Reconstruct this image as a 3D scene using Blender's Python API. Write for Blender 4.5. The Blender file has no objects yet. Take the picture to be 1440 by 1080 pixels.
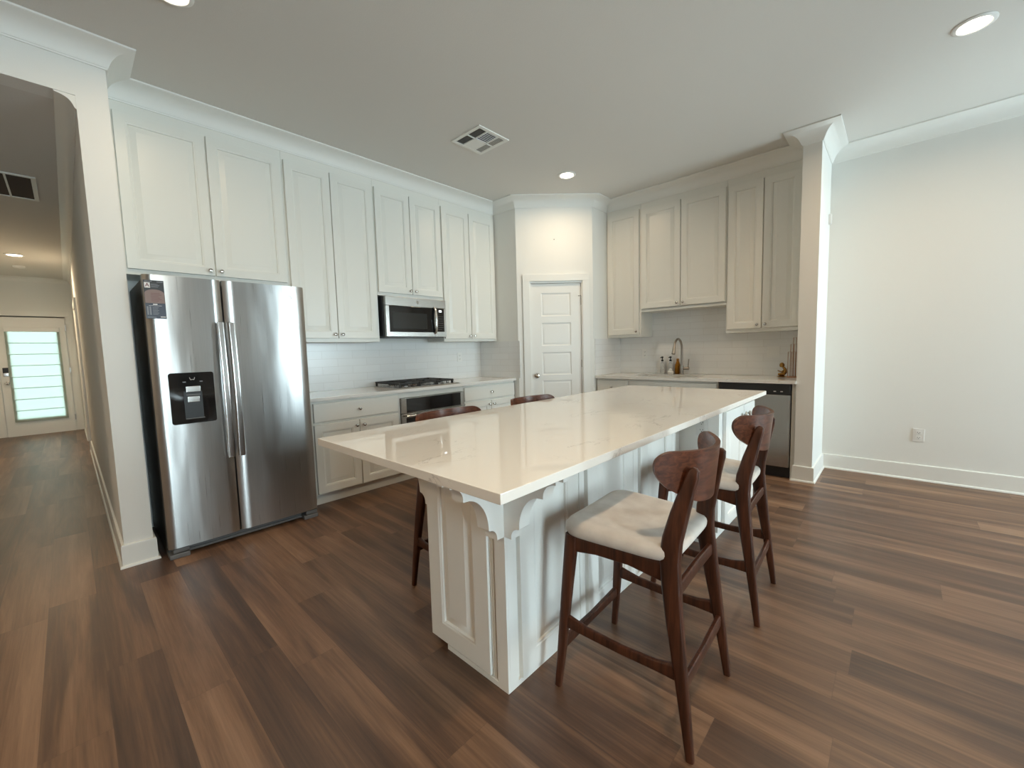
import bpy, bmesh, math, random
from mathutils import Vector, Matrix
R = math.radians
SC = bpy.context.scene
COL = SC.collection
random.seed(7)

# ------------------------------------------------------------------ camera
F_PX = 581.914                      # focal length in pixels of the 1440 px wide frame
YAW, PITCH, ROLL = R(43.069), R(-4.731), R(-1.5685)
fw = Vector((-math.sin(YAW) * math.cos(PITCH), math.cos(YAW) * math.cos(PITCH), math.sin(PITCH)))
rt = Vector((math.cos(YAW), math.sin(YAW), 0))
up = rt.cross(fw)
rt2 = rt * math.cos(ROLL) + up * math.sin(ROLL)
up2 = -rt * math.sin(ROLL) + up * math.cos(ROLL)
cam_d = bpy.data.cameras.new('camera')
cam_d.sensor_fit = 'HORIZONTAL'
cam_d.sensor_width = 36.0
cam_d.lens = F_PX / 1440 * 36.0
cam_d.clip_start = 0.05
cam = bpy.data.objects.new('camera', cam_d)
M = Matrix((rt2, up2, -fw)).transposed().to_4x4()
M.translation = Vector((4.0778, -0.3142, 1.2612))
cam.matrix_world = M
COL.objects.link(cam)
SC.camera = cam

# ------------------------------------------------------------------ view, world, daylight
SC.view_settings.view_transform = 'Standard'
SC.view_settings.look = 'None'
SC.view_settings.gamma = 1.0
SC.view_settings.use_curve_mapping = False
SC.view_settings.exposure = 0.08
SC.cycles.use_denoising = True
SC.cycles.max_bounces = 10
SC.cycles.diffuse_bounces = 6
SC.cycles.glossy_bounces = 5
SC.cycles.transmission_bounces = 6
SC.cycles.sample_clamp_indirect = 6.0
SC.cycles.caustics_reflective = False
SC.cycles.caustics_refractive = False

SKY_STRENGTH = 23.5
LAMP_W = 9.0
world = bpy.data.worlds.new('world')
SC.world = world
world.use_nodes = True
bg = world.node_tree.nodes['Background']
bg.inputs['Color'].default_value = (0.74, 0.93, 1.0, 1)
bg.inputs['Strength'].default_value = SKY_STRENGTH

def portal(name, loc, rot, sx, sy):
    l = bpy.data.lights.new(name, 'AREA'); l.shape = 'RECTANGLE'; l.size = sx; l.size_y = sy
    l.cycles.is_portal = True
    o = bpy.data.objects.new(name, l); o.location = loc; o.rotation_euler = rot; COL.objects.link(o)
WINS = ((-0.75, 0.25), (1.05, 1.50), (2.55, 3.25), (3.42, 4.68))
WZ0, WZ1 = 0.15, 2.45
for i, (a, b) in enumerate(WINS):
    portal('window_portal', (7.75, (a + b) / 2, (WZ0 + WZ1) / 2), (0, R(90), 0), WZ1 - WZ0, b - a)
portal('entry_portal', (-7.2, -0.69, 1.05), (0, R(-90), 0), 1.7, 0.75)

# ------------------------------------------------------------------ materials
def nt(name):
    m = bpy.data.materials.new(name); m.use_nodes = True
    t = m.node_tree
    return m, t, t.nodes['Principled BSDF']
def col(c): return (c[0], c[1], c[2], 1)
def srgb(r, g, b):
    f = lambda v: (v / 255 / 12.92) if v / 255 < 0.04045 else ((v / 255 + 0.055) / 1.055) ** 2.4
    return (f(r), f(g), f(b))
def pbr(name, c, rough=0.5, metal=0.0, spec=0.5, bump=None, coat=0.0):
    m, t, b = nt(name)
    b.inputs['Base Color'].default_value = col(c)
    b.inputs['Roughness'].default_value = rough
    b.inputs['Metallic'].default_value = metal
    b.inputs['Specular IOR Level'].default_value = spec
    b.inputs['Coat Weight'].default_value = coat
    if bump:
        scale, strength = bump
        n = t.nodes.new('ShaderNodeTexNoise'); n.inputs['Scale'].default_value = scale; n.inputs['Detail'].default_value = 4
        tc = t.nodes.new('ShaderNodeTexCoord'); t.links.new(tc.outputs['Object'], n.inputs['Vector'])
        bp = t.nodes.new('ShaderNodeBump'); bp.inputs['Strength'].default_value = strength; bp.inputs['Distance'].default_value = 0.002
        t.links.new(n.outputs['Fac'], bp.inputs['Height']); t.links.new(bp.outputs['Normal'], b.inputs['Normal'])
    return m
def N(t, typ, **kw):
    n = t.nodes.new(typ)
    for k, v in kw.items(): setattr(n, k, v)
    return n
def math_node(t, op, a, b=None, c=None):
    n = t.nodes.new('ShaderNodeMath'); n.operation = op
    for i, v in enumerate((a, b, c)):
        if v is None: continue
        if hasattr(v, 'is_linked') or hasattr(v, 'links'): t.links.new(v, n.inputs[i])
        else: n.inputs[i].default_value = v
    return n.outputs[0]
def ramp(t, fac, stops):
    r = t.nodes.new('ShaderNodeValToRGB'); e = r.color_ramp.elements
    while len(e) < len(stops): e.new(0.5)
    for el, (p, c) in zip(e, stops): el.position = p; el.color = col(c)
    t.links.new(fac, r.inputs['Fac'])
    return r.outputs['Color']

def make_floor():
    m, t, b = nt('wood_plank_floor')
    tc = N(t, 'ShaderNodeTexCoord'); sp = N(t, 'ShaderNodeSeparateXYZ'); t.links.new(tc.outputs['Object'], sp.inputs[0])
    x, y = sp.outputs[0], sp.outputs[1]
    W, L = 0.1735, 1.22
    yr = math_node(t, 'DIVIDE', math_node(t, 'SUBTRACT', y, 0.043), W)
    row = math_node(t, 'FLOOR', yr)
    wn = N(t, 'ShaderNodeTexWhiteNoise', noise_dimensions='1D'); t.links.new(row, wn.inputs['W'])
    xr = math_node(t, 'ADD', math_node(t, 'DIVIDE', x, L), math_node(t, 'MULTIPLY', wn.outputs['Value'], 7.3))
    colm = math_node(t, 'FLOOR', xr)
    cb = N(t, 'ShaderNodeCombineXYZ'); t.links.new(row, cb.inputs[0]); t.links.new(colm, cb.inputs[1])
    wn2 = N(t, 'ShaderNodeTexWhiteNoise', noise_dimensions='2D'); t.links.new(cb.outputs[0], wn2.inputs['Vector'])
    sc = N(t, 'ShaderNodeSeparateColor'); t.links.new(wn2.outputs['Color'], sc.inputs[0])
    # grain coordinates: stretched along the plank, shifted per plank
    off = math_node(t, 'MULTIPLY', sc.outputs[1], 37.0)
    g = N(t, 'ShaderNodeCombineXYZ')
    t.links.new(math_node(t, 'ADD', math_node(t, 'MULTIPLY', x, 0.55), off), g.inputs[0])
    t.links.new(math_node(t, 'ADD', math_node(t, 'MULTIPLY', y, 7.0), math_node(t, 'MULTIPLY', sc.outputs[2], 19.0)), g.inputs[1])
    n1 = N(t, 'ShaderNodeTexNoise'); n1.inputs['Scale'].default_value = 1.0; n1.inputs['Detail'].default_value = 5; n1.inputs['Roughness'].default_value = 0.55; n1.inputs['Distortion'].default_value = 1.1
    t.links.new(g.outputs[0], n1.inputs['Vector'])
    g2 = N(t, 'ShaderNodeCombineXYZ')
    t.links.new(math_node(t, 'ADD', math_node(t, 'MULTIPLY', x, 3.0), off), g2.inputs[0])
    t.links.new(math_node(t, 'MULTIPLY', y, 90.0), g2.inputs[1])
    n2 = N(t, 'ShaderNodeTexNoise'); n2.inputs['Scale'].default_value = 1.0; n2.inputs['Detail'].default_value = 6; n2.inputs['Roughness'].default_value = 0.7
    t.links.new(g2.outputs[0], n2.inputs['Vector'])
    v = math_node(t, 'ADD', math_node(t, 'MULTIPLY', n1.outputs['Fac'], 0.95), math_node(t, 'MULTIPLY', math_node(t, 'SUBTRACT', n2.outputs['Fac'], 0.5), 0.48))
    v = math_node(t, 'ADD', v, math_node(t, 'MULTIPLY', math_node(t, 'SUBTRACT', sc.outputs[0], 0.5), 0.26))
    c = ramp(t, v, [(0.20, srgb(60, 38, 25)), (0.38, srgb(88, 61, 43)), (0.52, srgb(114, 83, 60)), (0.78, srgb(150, 116, 90))])
    # hairline seams
    fy = math_node(t, 'FRACT', yr); fx = math_node(t, 'FRACT', xr)
    sy = math_node(t, 'LESS_THAN', math_node(t, 'MINIMUM', fy, math_node(t, 'SUBTRACT', 1.0, fy)), 0.006)
    sx = math_node(t, 'LESS_THAN', math_node(t, 'MINIMUM', fx, math_node(t, 'SUBTRACT', 1.0, fx)), 0.0008)
    seam = math_node(t, 'MAXIMUM', sy, sx)
    mx = N(t, 'ShaderNodeMix', data_type='RGBA'); t.links.new(math_node(t, 'MULTIPLY', seam, 0.35), mx.inputs[0])
    t.links.new(c, mx.inputs[6]); mx.inputs[7].default_value = col(srgb(60, 42, 32))
    t.links.new(mx.outputs[2], b.inputs['Base Color'])
    t.links.new(math_node(t, 'ADD', math_node(t, 'MULTIPLY', n2.outputs['Fac'], 0.12), 0.36), b.inputs['Roughness'])
    b.inputs['Specular IOR Level'].default_value = 0.85
    bp = N(t, 'ShaderNodeBump'); bp.inputs['Strength'].default_value = 0.12; bp.inputs['Distance'].default_value = 0.002
    t.links.new(n2.outputs['Fac'], bp.inputs['Height']); t.links.new(bp.outputs['Normal'], b.inputs['Normal'])
    return m

def make_quartz(name, base, rough):
    m, t, b = nt(name)
    tc = N(t, 'ShaderNodeTexCoord')
    mp = N(t, 'ShaderNodeMapping'); mp.inputs['Scale'].default_value = (1.6, 1.0, 1.6); mp.inputs['Rotation'].default_value = (0, 0, 0.5)
    t.links.new(tc.outputs['Object'], mp.inputs['Vector'])
    n = N(t, 'ShaderNodeTexNoise'); n.inputs['Scale'].default_value = 2.6; n.inputs['Detail'].default_value = 7; n.inputs['Roughness'].default_value = 0.6; n.inputs['Distortion'].default_value = 1.6
    t.links.new(mp.outputs[0], n.inputs['Vector'])
    d = math_node(t, 'ABSOLUTE', math_node(t, 'SUBTRACT', n.outputs['Fac'], 0.5))
    vein = N(t, 'ShaderNodeMapRange'); vein.inputs['From Min'].default_value = 0.0; vein.inputs['From Max'].default_value = 0.011
    vein.inputs['To Min'].default_value = 1.0; vein.inputs['To Max'].default_value = 0.0; t.links.new(d, vein.inputs['Value'])
    n3 = N(t, 'ShaderNodeTexNoise'); n3.inputs['Scale'].default_value = 3.1; n3.inputs['Detail'].default_value = 2; t.links.new(tc.outputs['Object'], n3.inputs['Vector'])
    msk = N(t, 'ShaderNodeMapRange'); msk.inputs['From Min'].default_value = 0.52; msk.inputs['From Max'].default_value = 0.64; t.links.new(n3.outputs['Fac'], msk.inputs['Value'])
    f = math_node(t, 'MULTIPLY', math_node(t, 'MULTIPLY', vein.outputs[0], msk.outputs[0]), 0.45)
    mx = N(t, 'ShaderNodeMix', data_type='RGBA'); t.links.new(f, mx.inputs[0])
    mx.inputs[6].default_value = col(base); mx.inputs[7].default_value = col((0.30, 0.27, 0.24))
    t.links.new(mx.outputs[2], b.inputs['Base Color'])
    b.inputs['Roughness'].default_value = rough
    b.inputs['Specular IOR Level'].default_value = 0.95
    return m

def make_tile():
    m, t, b = nt('white_subway_tile')
    tc = N(t, 'ShaderNodeTexCoord')
    sp = N(t, 'ShaderNodeSeparateXYZ'); t.links.new(tc.outputs['Object'], sp.inputs[0])
    cb = N(t, 'ShaderNodeCombineXYZ')
    t.links.new(math_node(t, 'ADD', sp.outputs[0], sp.outputs[1]), cb.inputs[0])
    t.links.new(math_node(t, 'SUBTRACT', sp.outputs[2], 0.914), cb.inputs[1])
    br = N(t, 'ShaderNodeTexBrick'); br.offset = 0.5
    br.inputs['Scale'].default_value = 1.0; br.inputs['Brick Width'].default_value = 0.305; br.inputs['Row Height'].default_value = 0.0765
    br.inputs['Mortar Size'].default_value = 0.0014; br.inputs['Mortar Smooth'].default_value = 0.2
    br.inputs['Color1'].default_value = col((0.80, 0.805, 0.80)); br.inputs['Color2'].default_value = col((0.77, 0.775, 0.77)); br.inputs['Mortar'].default_value = col((0.66, 0.65, 0.63))
    t.links.new(cb.outputs[0], br.inputs['Vector'])
    t.links.new(br.outputs['Color'], b.inputs['Base Color'])
    b.inputs['Roughness'].default_value = 0.22
    bp = N(t, 'ShaderNodeBump'); bp.inputs['Strength'].default_value = 0.35; bp.inputs['Distance'].default_value = 0.002; bp.invert = True
    t.links.new(br.outputs['Fac'], bp.inputs['Height'])
    nn = N(t, 'ShaderNodeTexNoise'); nn.inputs['Scale'].default_value = 9; t.links.new(tc.outputs['Object'], nn.inputs['Vector'])
    bp2 = N(t, 'ShaderNodeBump'); bp2.inputs['Strength'].default_value = 0.15; bp2.inputs['Distance'].default_value = 0.004
    t.links.new(nn.outputs['Fac'], bp2.inputs['Height']); t.links.new(bp.outputs['Normal'], bp2.inputs['Normal'])
    t.links.new(bp2.outputs['Normal'], b.inputs['Normal'])
    return m

def make_steel(name, base, rough, wave=0.0, vertical=True):
    m, t, b = nt(name)
    b.inputs['Metallic'].default_value = 1.0
    tc = N(t, 'ShaderNodeTexCoord')
    mp = N(t, 'ShaderNodeMapping')
    mp.inputs['Scale'].default_value = (300, 300, 3) if vertical else (3, 3, 300)
    t.links.new(tc.outputs['Object'], mp.inputs['Vector'])
    n = N(t, 'ShaderNodeTexNoise'); n.inputs['Scale'].default_value = 1.0; n.inputs['Detail'].default_value = 3
    t.links.new(mp.outputs[0], n.inputs['Vector'])
    t.links.new(math_node(t, 'ADD', math_node(t, 'MULTIPLY', n.outputs['Fac'], 0.12 if vertical else 0.05), rough - 0.06), b.inputs['Roughness'])
    mx = N(t, 'ShaderNodeMix', data_type='RGBA'); t.links.new(n.outputs['Fac'], mx.inputs[0])
    mx.inputs[6].default_value = col([c * (0.88 if vertical else 0.95) for c in base]); mx.inputs[7].default_value = col([min(1, c * (1.1 if vertical else 1.03)) for c in base])
    t.links.new(mx.outputs[2], b.inputs['Base Color'])
    b.inputs['Anisotropic'].default_value = 0.7
    b.inputs['Anisotropic Rotation'].default_value = 0.25 if vertical else 0.0
    if wave:
        mp2 = N(t, 'ShaderNodeMapping'); mp2.inputs['Scale'].default_value = (1, 5.0, 1.1); t.links.new(tc.outputs['Object'], mp2.inputs['Vector'])
        n2 = N(t, 'ShaderNodeTexNoise'); n2.inputs['Scale'].default_value = 1.0; n2.inputs['Detail'].default_value = 2; t.links.new(mp2.outputs[0], n2.inputs['Vector'])
        bp = N(t, 'ShaderNodeBump'); bp.inputs['Strength'].default_value = 1.0; bp.inputs['Distance'].default_value = wave
        t.links.new(n2.outputs['Fac'], bp.inputs['Height']); t.links.new(bp.outputs['Normal'], b.inputs['Normal'])
    return m

def make_walnut(name, dark, light, rough, axis):
    m, t, b = nt(name)
    tc = N(t, 'ShaderNodeTexCoord'); mp = N(t, 'ShaderNodeMapping')
    s = [70, 70, 70]; s[axis] = 1.6
    mp.inputs['Scale'].default_value = s; t.links.new(tc.outputs['Object'], mp.inputs['Vector'])
    n = N(t, 'ShaderNodeTexNoise'); n.inputs['Scale'].default_value = 1.0; n.inputs['Detail'].default_value = 6; n.inputs['Distortion'].default_value = 0.8
    t.links.new(mp.outputs[0], n.inputs['Vector'])
    t.links.new(ramp(t, n.outputs['Fac'], [(0.3, dark), (0.7, light)]), b.inputs['Base Color'])
    b.inputs['Roughness'].default_value = rough
    b.inputs['Specular IOR Level'].default_value = 0.35
    return m

def make_fabric(name, c1, c2):
    m, t, b = nt(name)
    tc = N(t, 'ShaderNodeTexCoord')
    n = N(t, 'ShaderNodeTexNoise'); n.inputs['Scale'].default_value = 14; n.inputs['Detail'].default_value = 6; t.links.new(tc.outputs['Object'], n.inputs['Vector'])
    t.links.new(ramp(t, n.outputs['Fac'], [(0.3, c1), (0.7, c2)]), b.inputs['Base Color'])
    b.inputs['Roughness'].default_value = 0.95; b.inputs['Specular IOR Level'].default_value = 0.1
    b.inputs['Sheen Weight'].default_value = 0.2
    w = N(t, 'ShaderNodeTexNoise'); w.inputs['Scale'].default_value = 420; t.links.new(tc.outputs['Object'], w.inputs['Vector'])
    bp = N(t, 'ShaderNodeBump'); bp.inputs['Strength'].default_value = 0.3; bp.inputs['Distance'].default_value = 0.001
    t.links.new(w.outputs['Fac'], bp.inputs['Height']); t.links.new(bp.outputs['Normal'], b.inputs['Normal'])
    return m

def make_pane(name):
    m = bpy.data.materials.new(name); m.use_nodes = True; t = m.node_tree; t.nodes.clear()
    o = N(t, 'ShaderNodeOutputMaterial'); mx = N(t, 'ShaderNodeMixShader'); tr = N(t, 'ShaderNodeBsdfTransparent'); gl = N(t, 'ShaderNodeBsdfGlossy')
    gl.inputs['Roughness'].default_value = 0.02; fr = N(t, 'ShaderNodeFresnel'); fr.inputs['IOR'].default_value = 1.45
    t.links.new(fr.outputs[0], mx.inputs[0]); t.links.new(tr.outputs[0], mx.inputs[1]); t.links.new(gl.outputs[0], mx.inputs[2]); t.links.new(mx.outputs[0], o.inputs[0])
    return m
def make_shade(name, dc, tc):
    m = bpy.data.materials.new(name); m.use_nodes = True; t = m.node_tree; t.nodes.clear()
    o = N(t, 'ShaderNodeOutputMaterial'); mx = N(t, 'ShaderNodeMixShader'); mx.inputs[0].default_value = 0.6
    d = N(t, 'ShaderNodeBsdfDiffuse'); tl = N(t, 'ShaderNodeBsdfTranslucent')
    d.inputs['Color'].default_value = dc; tl.inputs['Color'].default_value = tc
    t.links.new(d.outputs[0], mx.inputs[1]); t.links.new(tl.outputs[0], mx.inputs[2]); t.links.new(mx.outputs[0], o.inputs[0])
    return m
def make_emit(name, c, s):
    m, t, b = nt(name); b.inputs['Base Color'].default_value = col((0.9, 0.9, 0.9))
    b.inputs['Emission Color'].default_value = col(c); b.inputs['Emission Strength'].default_value = s
    return m
def make_clear(name, c, rough=0.02, tw=1.0):
    m, t, b = nt(name); b.inputs['Base Color'].default_value = col(c); b.inputs['Roughness'].default_value = rough
    b.inputs['Transmission Weight'].default_value = tw; b.inputs['IOR'].default_value = 1.35
    return m

FLOOR = make_floor()
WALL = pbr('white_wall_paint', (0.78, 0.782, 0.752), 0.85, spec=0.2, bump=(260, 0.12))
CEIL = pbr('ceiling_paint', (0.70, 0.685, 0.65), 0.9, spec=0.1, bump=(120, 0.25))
TRIM = pbr('white_trim_paint', (0.80, 0.80, 0.765), 0.42, spec=0.4)
CAB = pbr('white_cabinet_paint', (0.76, 0.755, 0.705), 0.33, spec=0.45)
ISL = pbr('white_island_paint', (0.83, 0.825, 0.79), 0.33, spec=0.45)
DOORP = pbr('white_door_paint', (0.80, 0.795, 0.76), 0.38, spec=0.45)
QUARTZ = make_quartz('veined_white_quartz', (0.88, 0.845, 0.79), 0.012)
QUARTZ2 = make_quartz('pale_quartz', (0.76, 0.75, 0.72), 0.12)
TILE = make_tile()
STEEL = make_steel('brushed_stainless_steel', (0.47, 0.47, 0.465), 0.30, wave=0.005)
STEEL2 = make_steel('horizontal_brushed_steel', (0.50, 0.485, 0.46), 0.30, vertical=False)
SATIN = pbr('satin_steel', (0.62, 0.61, 0.60), 0.22, 1.0)
CHROME = pbr('polished_nickel', (0.60, 0.58, 0.55), 0.12, 1.0)
BRONZE = pbr('brushed_nickel_brown', (0.36, 0.33, 0.30), 0.28, 1.0)
BLACKG = pbr('black_glass', (0.008, 0.008, 0.009), 0.06, spec=0.5)
WINDK = pbr('dark_oven_window', (0.025, 0.027, 0.027), 0.12, spec=0.5)
BLACK = pbr('black_plastic', (0.012, 0.012, 0.013), 0.42)
IRON = pbr('black_cast_iron', (0.012, 0.011, 0.010), 0.5)
DKGREY = pbr('dark_grey_enamel', (0.035, 0.036, 0.036), 0.4)
GREY = pbr('grey_plastic', (0.13, 0.13, 0.13), 0.4)
WALNUT = make_walnut('dark_walnut', srgb(44, 23, 14), srgb(82, 46, 30), 0.34, 2)
VENEER = make_walnut('walnut_veneer', srgb(62, 33, 21), srgb(108, 64, 44), 0.32, 1)
FABRIC = make_fabric('cream_woven_fabric', srgb(194, 184, 175), srgb(213, 205, 196))
PANE = make_pane('clear_window_pane')
SHADE = make_shade('translucent_shade_fabric', (0.75, 0.85, 0.72, 1), (0.142, 0.168, 0.146, 1))
WINDIM_WHITE = make_shade('white_window_dimmer', (0.75, 0.78, 0.78, 1), (0.17, 0.18, 0.18, 1))  # invented sheet that softens the narrow unseen window
WINDIM_BLUE = make_shade('pale_blue_window_dimmer', (0.7, 0.78, 0.8, 1), (0.06, 0.083, 0.095, 1))  # invented bluish sheet that dims an unseen window mirrored in the refrigerator
LENS = make_emit('lit_lamp_lens', (1.0, 0.86, 0.66), 14.0)
DISP = make_emit('lit_display', (0.9, 0.95, 1.0), 1.6)
PLATE = pbr('white_plastic_plate', (0.78, 0.78, 0.76), 0.35)
SLOT = pbr('outlet_slot', (0.05, 0.05, 0.05), 0.5)
GLASS = make_clear('clear_bottle_plastic', (0.95, 0.97, 0.97), 0.03, 0.95)
AMBER = make_clear('amber_soap_bottle', srgb(205, 140, 40), 0.05, 0.75)
BRASS = pbr('aged_brass', srgb(150, 110, 55), 0.22, 1.0)
COPPER = pbr('rose_gold_wire', srgb(176, 128, 96), 0.25, 1.0)
VENT_SHADOW = pbr('duct_shadow', (0.02, 0.019, 0.017), 0.8)  # near-black colour painted as the shade inside the vent
FILT = pbr('dark_brown_filter', (0.07, 0.055, 0.045), 0.9)  # even dark brown filter colour
SPONGE = pbr('white_bristle', (0.8, 0.79, 0.75), 0.8)
STK_BLACK = pbr('sticker_black', (0.02, 0.02, 0.022), 0.35)
STK_BLUE = pbr('sticker_slate', srgb(60, 66, 80), 0.35)
STK_TAN = pbr('sticker_tan', srgb(128, 104, 96), 0.35)
STK_WHITE = pbr('sticker_white', srgb(215, 212, 210), 0.35)
STK_GREY = pbr('sticker_grey', srgb(120, 122, 128), 0.35)
STK_RED = pbr('sticker_maroon', srgb(110, 60, 62), 0.35)
DARKGAP = pbr('dark_gap', (0.02, 0.02, 0.02), 0.8)

# ------------------------------------------------------------------ mesh builder
class MB:
    def __init__(self): self.bm = bmesh.new(); self.mats = []; self.mi = 0
    def use(self, m):
        if m not in self.mats: self.mats.append(m)
        self.mi = self.mats.index(m); return self
    def _add(self, tmp):
        me = bpy.data.meshes.new('t'); tmp.to_mesh(me); tmp.free()
        n = len(self.bm.faces); self.bm.from_mesh(me); bpy.data.meshes.remove(me)
        self.bm.faces.ensure_lookup_table()
        for f in self.bm.faces[n:]: f.material_index = self.mi
        return self
    def raw(self, verts, faces, bevel=0, seg=2):
        b = bmesh.new(); vs = [b.verts.new(v) for v in verts]
        for f in faces:
            try: b.faces.new([vs[i] for i in f])
            except ValueError: pass
        bmesh.ops.recalc_face_normals(b, faces=b.faces)
        if bevel: bmesh.ops.bevel(b, geom=list(b.edges), offset=bevel, segments=seg, affect='EDGES', profile=0.5, clamp_overlap=True)
        return self._add(b)
    def box(self, x0, x1, y0, y1, z0, z1, bevel=0, seg=2):
        v = [(x, y, z) for x in (x0, x1) for y in (y0, y1) for z in (z0, z1)]
        f = [(0, 1, 3, 2), (4, 6, 7, 5), (0, 4, 5, 1), (2, 3, 7, 6), (0, 2, 6, 4), (1, 5, 7, 3)]
        return self.raw(v, f, bevel, seg)
    def fbox(self, fr, u0, u1, v0, v1, n0, n1, bevel=0):
        O, U, V, Nn = fr
        P = [O + U * u + V * v + Nn * n for u in (u0, u1) for v in (v0, v1) for n in (n0, n1)]
        f = [(0, 1, 3, 2), (4, 6, 7, 5), (0, 4, 5, 1), (2, 3, 7, 6), (0, 2, 6, 4), (1, 5, 7, 3)]
        return self.raw(P, f, bevel)
    def prism(self, poly, axis_vec, d0, d1, to3):
        n = len(poly)
        a = [to3(p, d0) for p in poly]; b = [to3(p, d1) for p in poly]
        f = [tuple(range(n)), tuple(range(2 * n - 1, n - 1, -1))] + [(i, (i + 1) % n, n + (i + 1) % n, n + i) for i in range(n)]
        return self.raw(a + b, f)
    def lathe(self, c, ax, prof, n=20, capb=True, capt=True):
        c = Vector(c); ax = Vector(ax).normalized(); e = ax.orthogonal().normalized(); g = ax.cross(e)
        v = []; f = []
        for r, h in prof:
            for i in range(n):
                a = 2 * math.pi * i / n
                v.append(c + ax * h + (e * math.cos(a) + g * math.sin(a)) * max(r, 1e-5))
        for k in range(len(prof) - 1):
            for i in range(n):
                f.append((k * n + i, k * n + (i + 1) % n, (k + 1) * n + (i + 1) % n, (k + 1) * n + i))
        if capb: f.append(tuple(range(n)))
        if capt: f.append(tuple(range((len(prof) - 1) * n, len(prof) * n)))
        return self.raw(v, f)
    def sweep(self, pts, sizes, side=None, n=12, power=2.0):
        """pts along a path, sizes (a, b) half widths along 'side' and across it; rounded rectangle when power > 2"""
        pts = [Vector(p) for p in pts]
        if not isinstance(sizes, list): sizes = [sizes] * len(pts)
        sizes = [(s, s) if not isinstance(s, tuple) else s for s in sizes]
        v = []; f = []; prev = None
        for k, p in enumerate(pts):
            t = (pts[min(k + 1, len(pts) - 1)] - pts[max(k - 1, 0)]).normalized()
            if side is not None: s = Vector(side)
            else: s = prev if prev is not None else t.orthogonal()
            s = (s - t * s.dot(t)).normalized(); prev = s; g = t.cross(s)
            a, b = sizes[k]
            for i in range(n):
                w = 2 * math.pi * (i + 0.5) / n; cx, cy = math.cos(w), math.sin(w)
                ex = 2.0 / power
                cx = math.copysign(abs(cx) ** ex, cx); cy = math.copysign(abs(cy) ** ex, cy)
                v.append(p + s * a * cx + g * b * cy)
        m = len(pts)
        for k in range(m - 1):
            for i in range(n):
                f.append((k * n + i, k * n + (i + 1) % n, (k + 1) * n + (i + 1) % n, (k + 1) * n + i))
        f.append(tuple(range(n))); f.append(tuple(range((m - 1) * n, m * n)))
        return self.raw(v, f)
    def panel(self, fr, w, h, t, stile=0.06, field=0.030, depth=0.0115, edge=0.004, rise=0.0015, stile_b=None):
        """raised panel door: back at n=0, face at n=t"""
        O, U, V, Nn = fr
        prof = [(0, 0), (0, t - edge), (edge * 0.3, t - edge * 0.3), (edge, t), (stile, t), (stile + 0.004, t - 0.003), (stile + 0.010, t - 0.0035), (stile + 0.013, t - depth),
                (stile + 0.018, t - depth), (stile + 0.018 + field, t - rise - 0.001), (stile + 0.019 + field, t - rise)]
        v = []; f = []
        for ins, n in prof:
            for (a, b) in ((ins, ins), (w - ins, ins), (w - ins, h - ins), (ins, h - ins)): v.append(O + U * a + V * b + Nn * n)
        L = len(prof)
        for k in range(L - 1):
            for i in range(4): f.append((k * 4 + i, k * 4 + (i + 1) % 4, (k + 1) * 4 + (i + 1) % 4, (k + 1) * 4 + i))
        f.append(tuple(range((L - 1) * 4, L * 4))); f.append((3, 2, 1, 0))
        return self.raw(v, f)
    def slabdoor(self, fr, w, h, t, edge=0.008):
        O, U, V, Nn = fr
        prof = [(0, 0), (0, t - edge * 0.6), (edge * 0.35, t - edge * 0.2), (edge, t)]
        v = []; f = []
        for ins, n in prof:
            for (a, b) in ((ins, ins), (w - ins, ins), (w - ins, h - ins), (ins, h - ins)): v.append(O + U * a + V * b + Nn * n)
        L = len(prof)
        for k in range(L - 1):
            for i in range(4): f.append((k * 4 + i, k * 4 + (i + 1) % 4, (k + 1) * 4 + (i + 1) % 4, (k + 1) * 4 + i))
        f.append(tuple(range((L - 1) * 4, L * 4))); f.append((3, 2, 1, 0))
        return self.raw(v, f)

ORI = {}
def weigh(o):
    w = o.modifiers.new('weighted_normal', 'WEIGHTED_NORMAL'); w.mode = 'FACE_AREA'; w.weight = 100; w.keep_sharp = True
def obj(name, mb, parent=None, mat=None, smooth=35):
    """link a builder as ONE mesh object; vertices were given in world space (or in the thing's local space when the thing sits at ORI 0)"""
    o_off = ORI.get(parent.name, Vector()) if parent is not None else None
    me = bpy.data.meshes.new(name)
    if mat is not None: mb.mats = [mat] if not mb.mats else mb.mats
    if parent is not None:
        bmesh.ops.translate(mb.bm, verts=mb.bm.verts, vec=-o_off)
        loc = Vector()
    else:
        vs = [v.co for v in mb.bm.verts]
        loc = Vector(((min(v.x for v in vs) + max(v.x for v in vs)) / 2, (min(v.y for v in vs) + max(v.y for v in vs)) / 2, min(v.z for v in vs)))
        bmesh.ops.translate(mb.bm, verts=mb.bm.verts, vec=-loc)
    bmesh.ops.recalc_face_normals(mb.bm, faces=mb.bm.faces)
    mb.bm.to_mesh(me); mb.bm.free()
    for m in mb.mats: me.materials.append(m)
    for p in me.polygons: p.use_smooth = True
    me.set_sharp_from_angle(angle=R(smooth))
    o = bpy.data.objects.new(name, me); COL.objects.link(o); weigh(o)
    o.location = loc
    if parent is not None: o.parent = parent; ORI[o.name] = o_off
    else: ORI[o.name] = loc
    return o
def tag(o, label, cat, group=None):
    o['label'] = label; o['category'] = cat
    if group: o['group'] = group
    return o
def thing(name, label, cat, loc, group=None):
    o = bpy.data.objects.new(name, None); COL.objects.link(o); o.location = loc; o.empty_display_size = 0.1
    ORI[o.name] = Vector(loc)
    return tag(o, label, cat, group)
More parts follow.
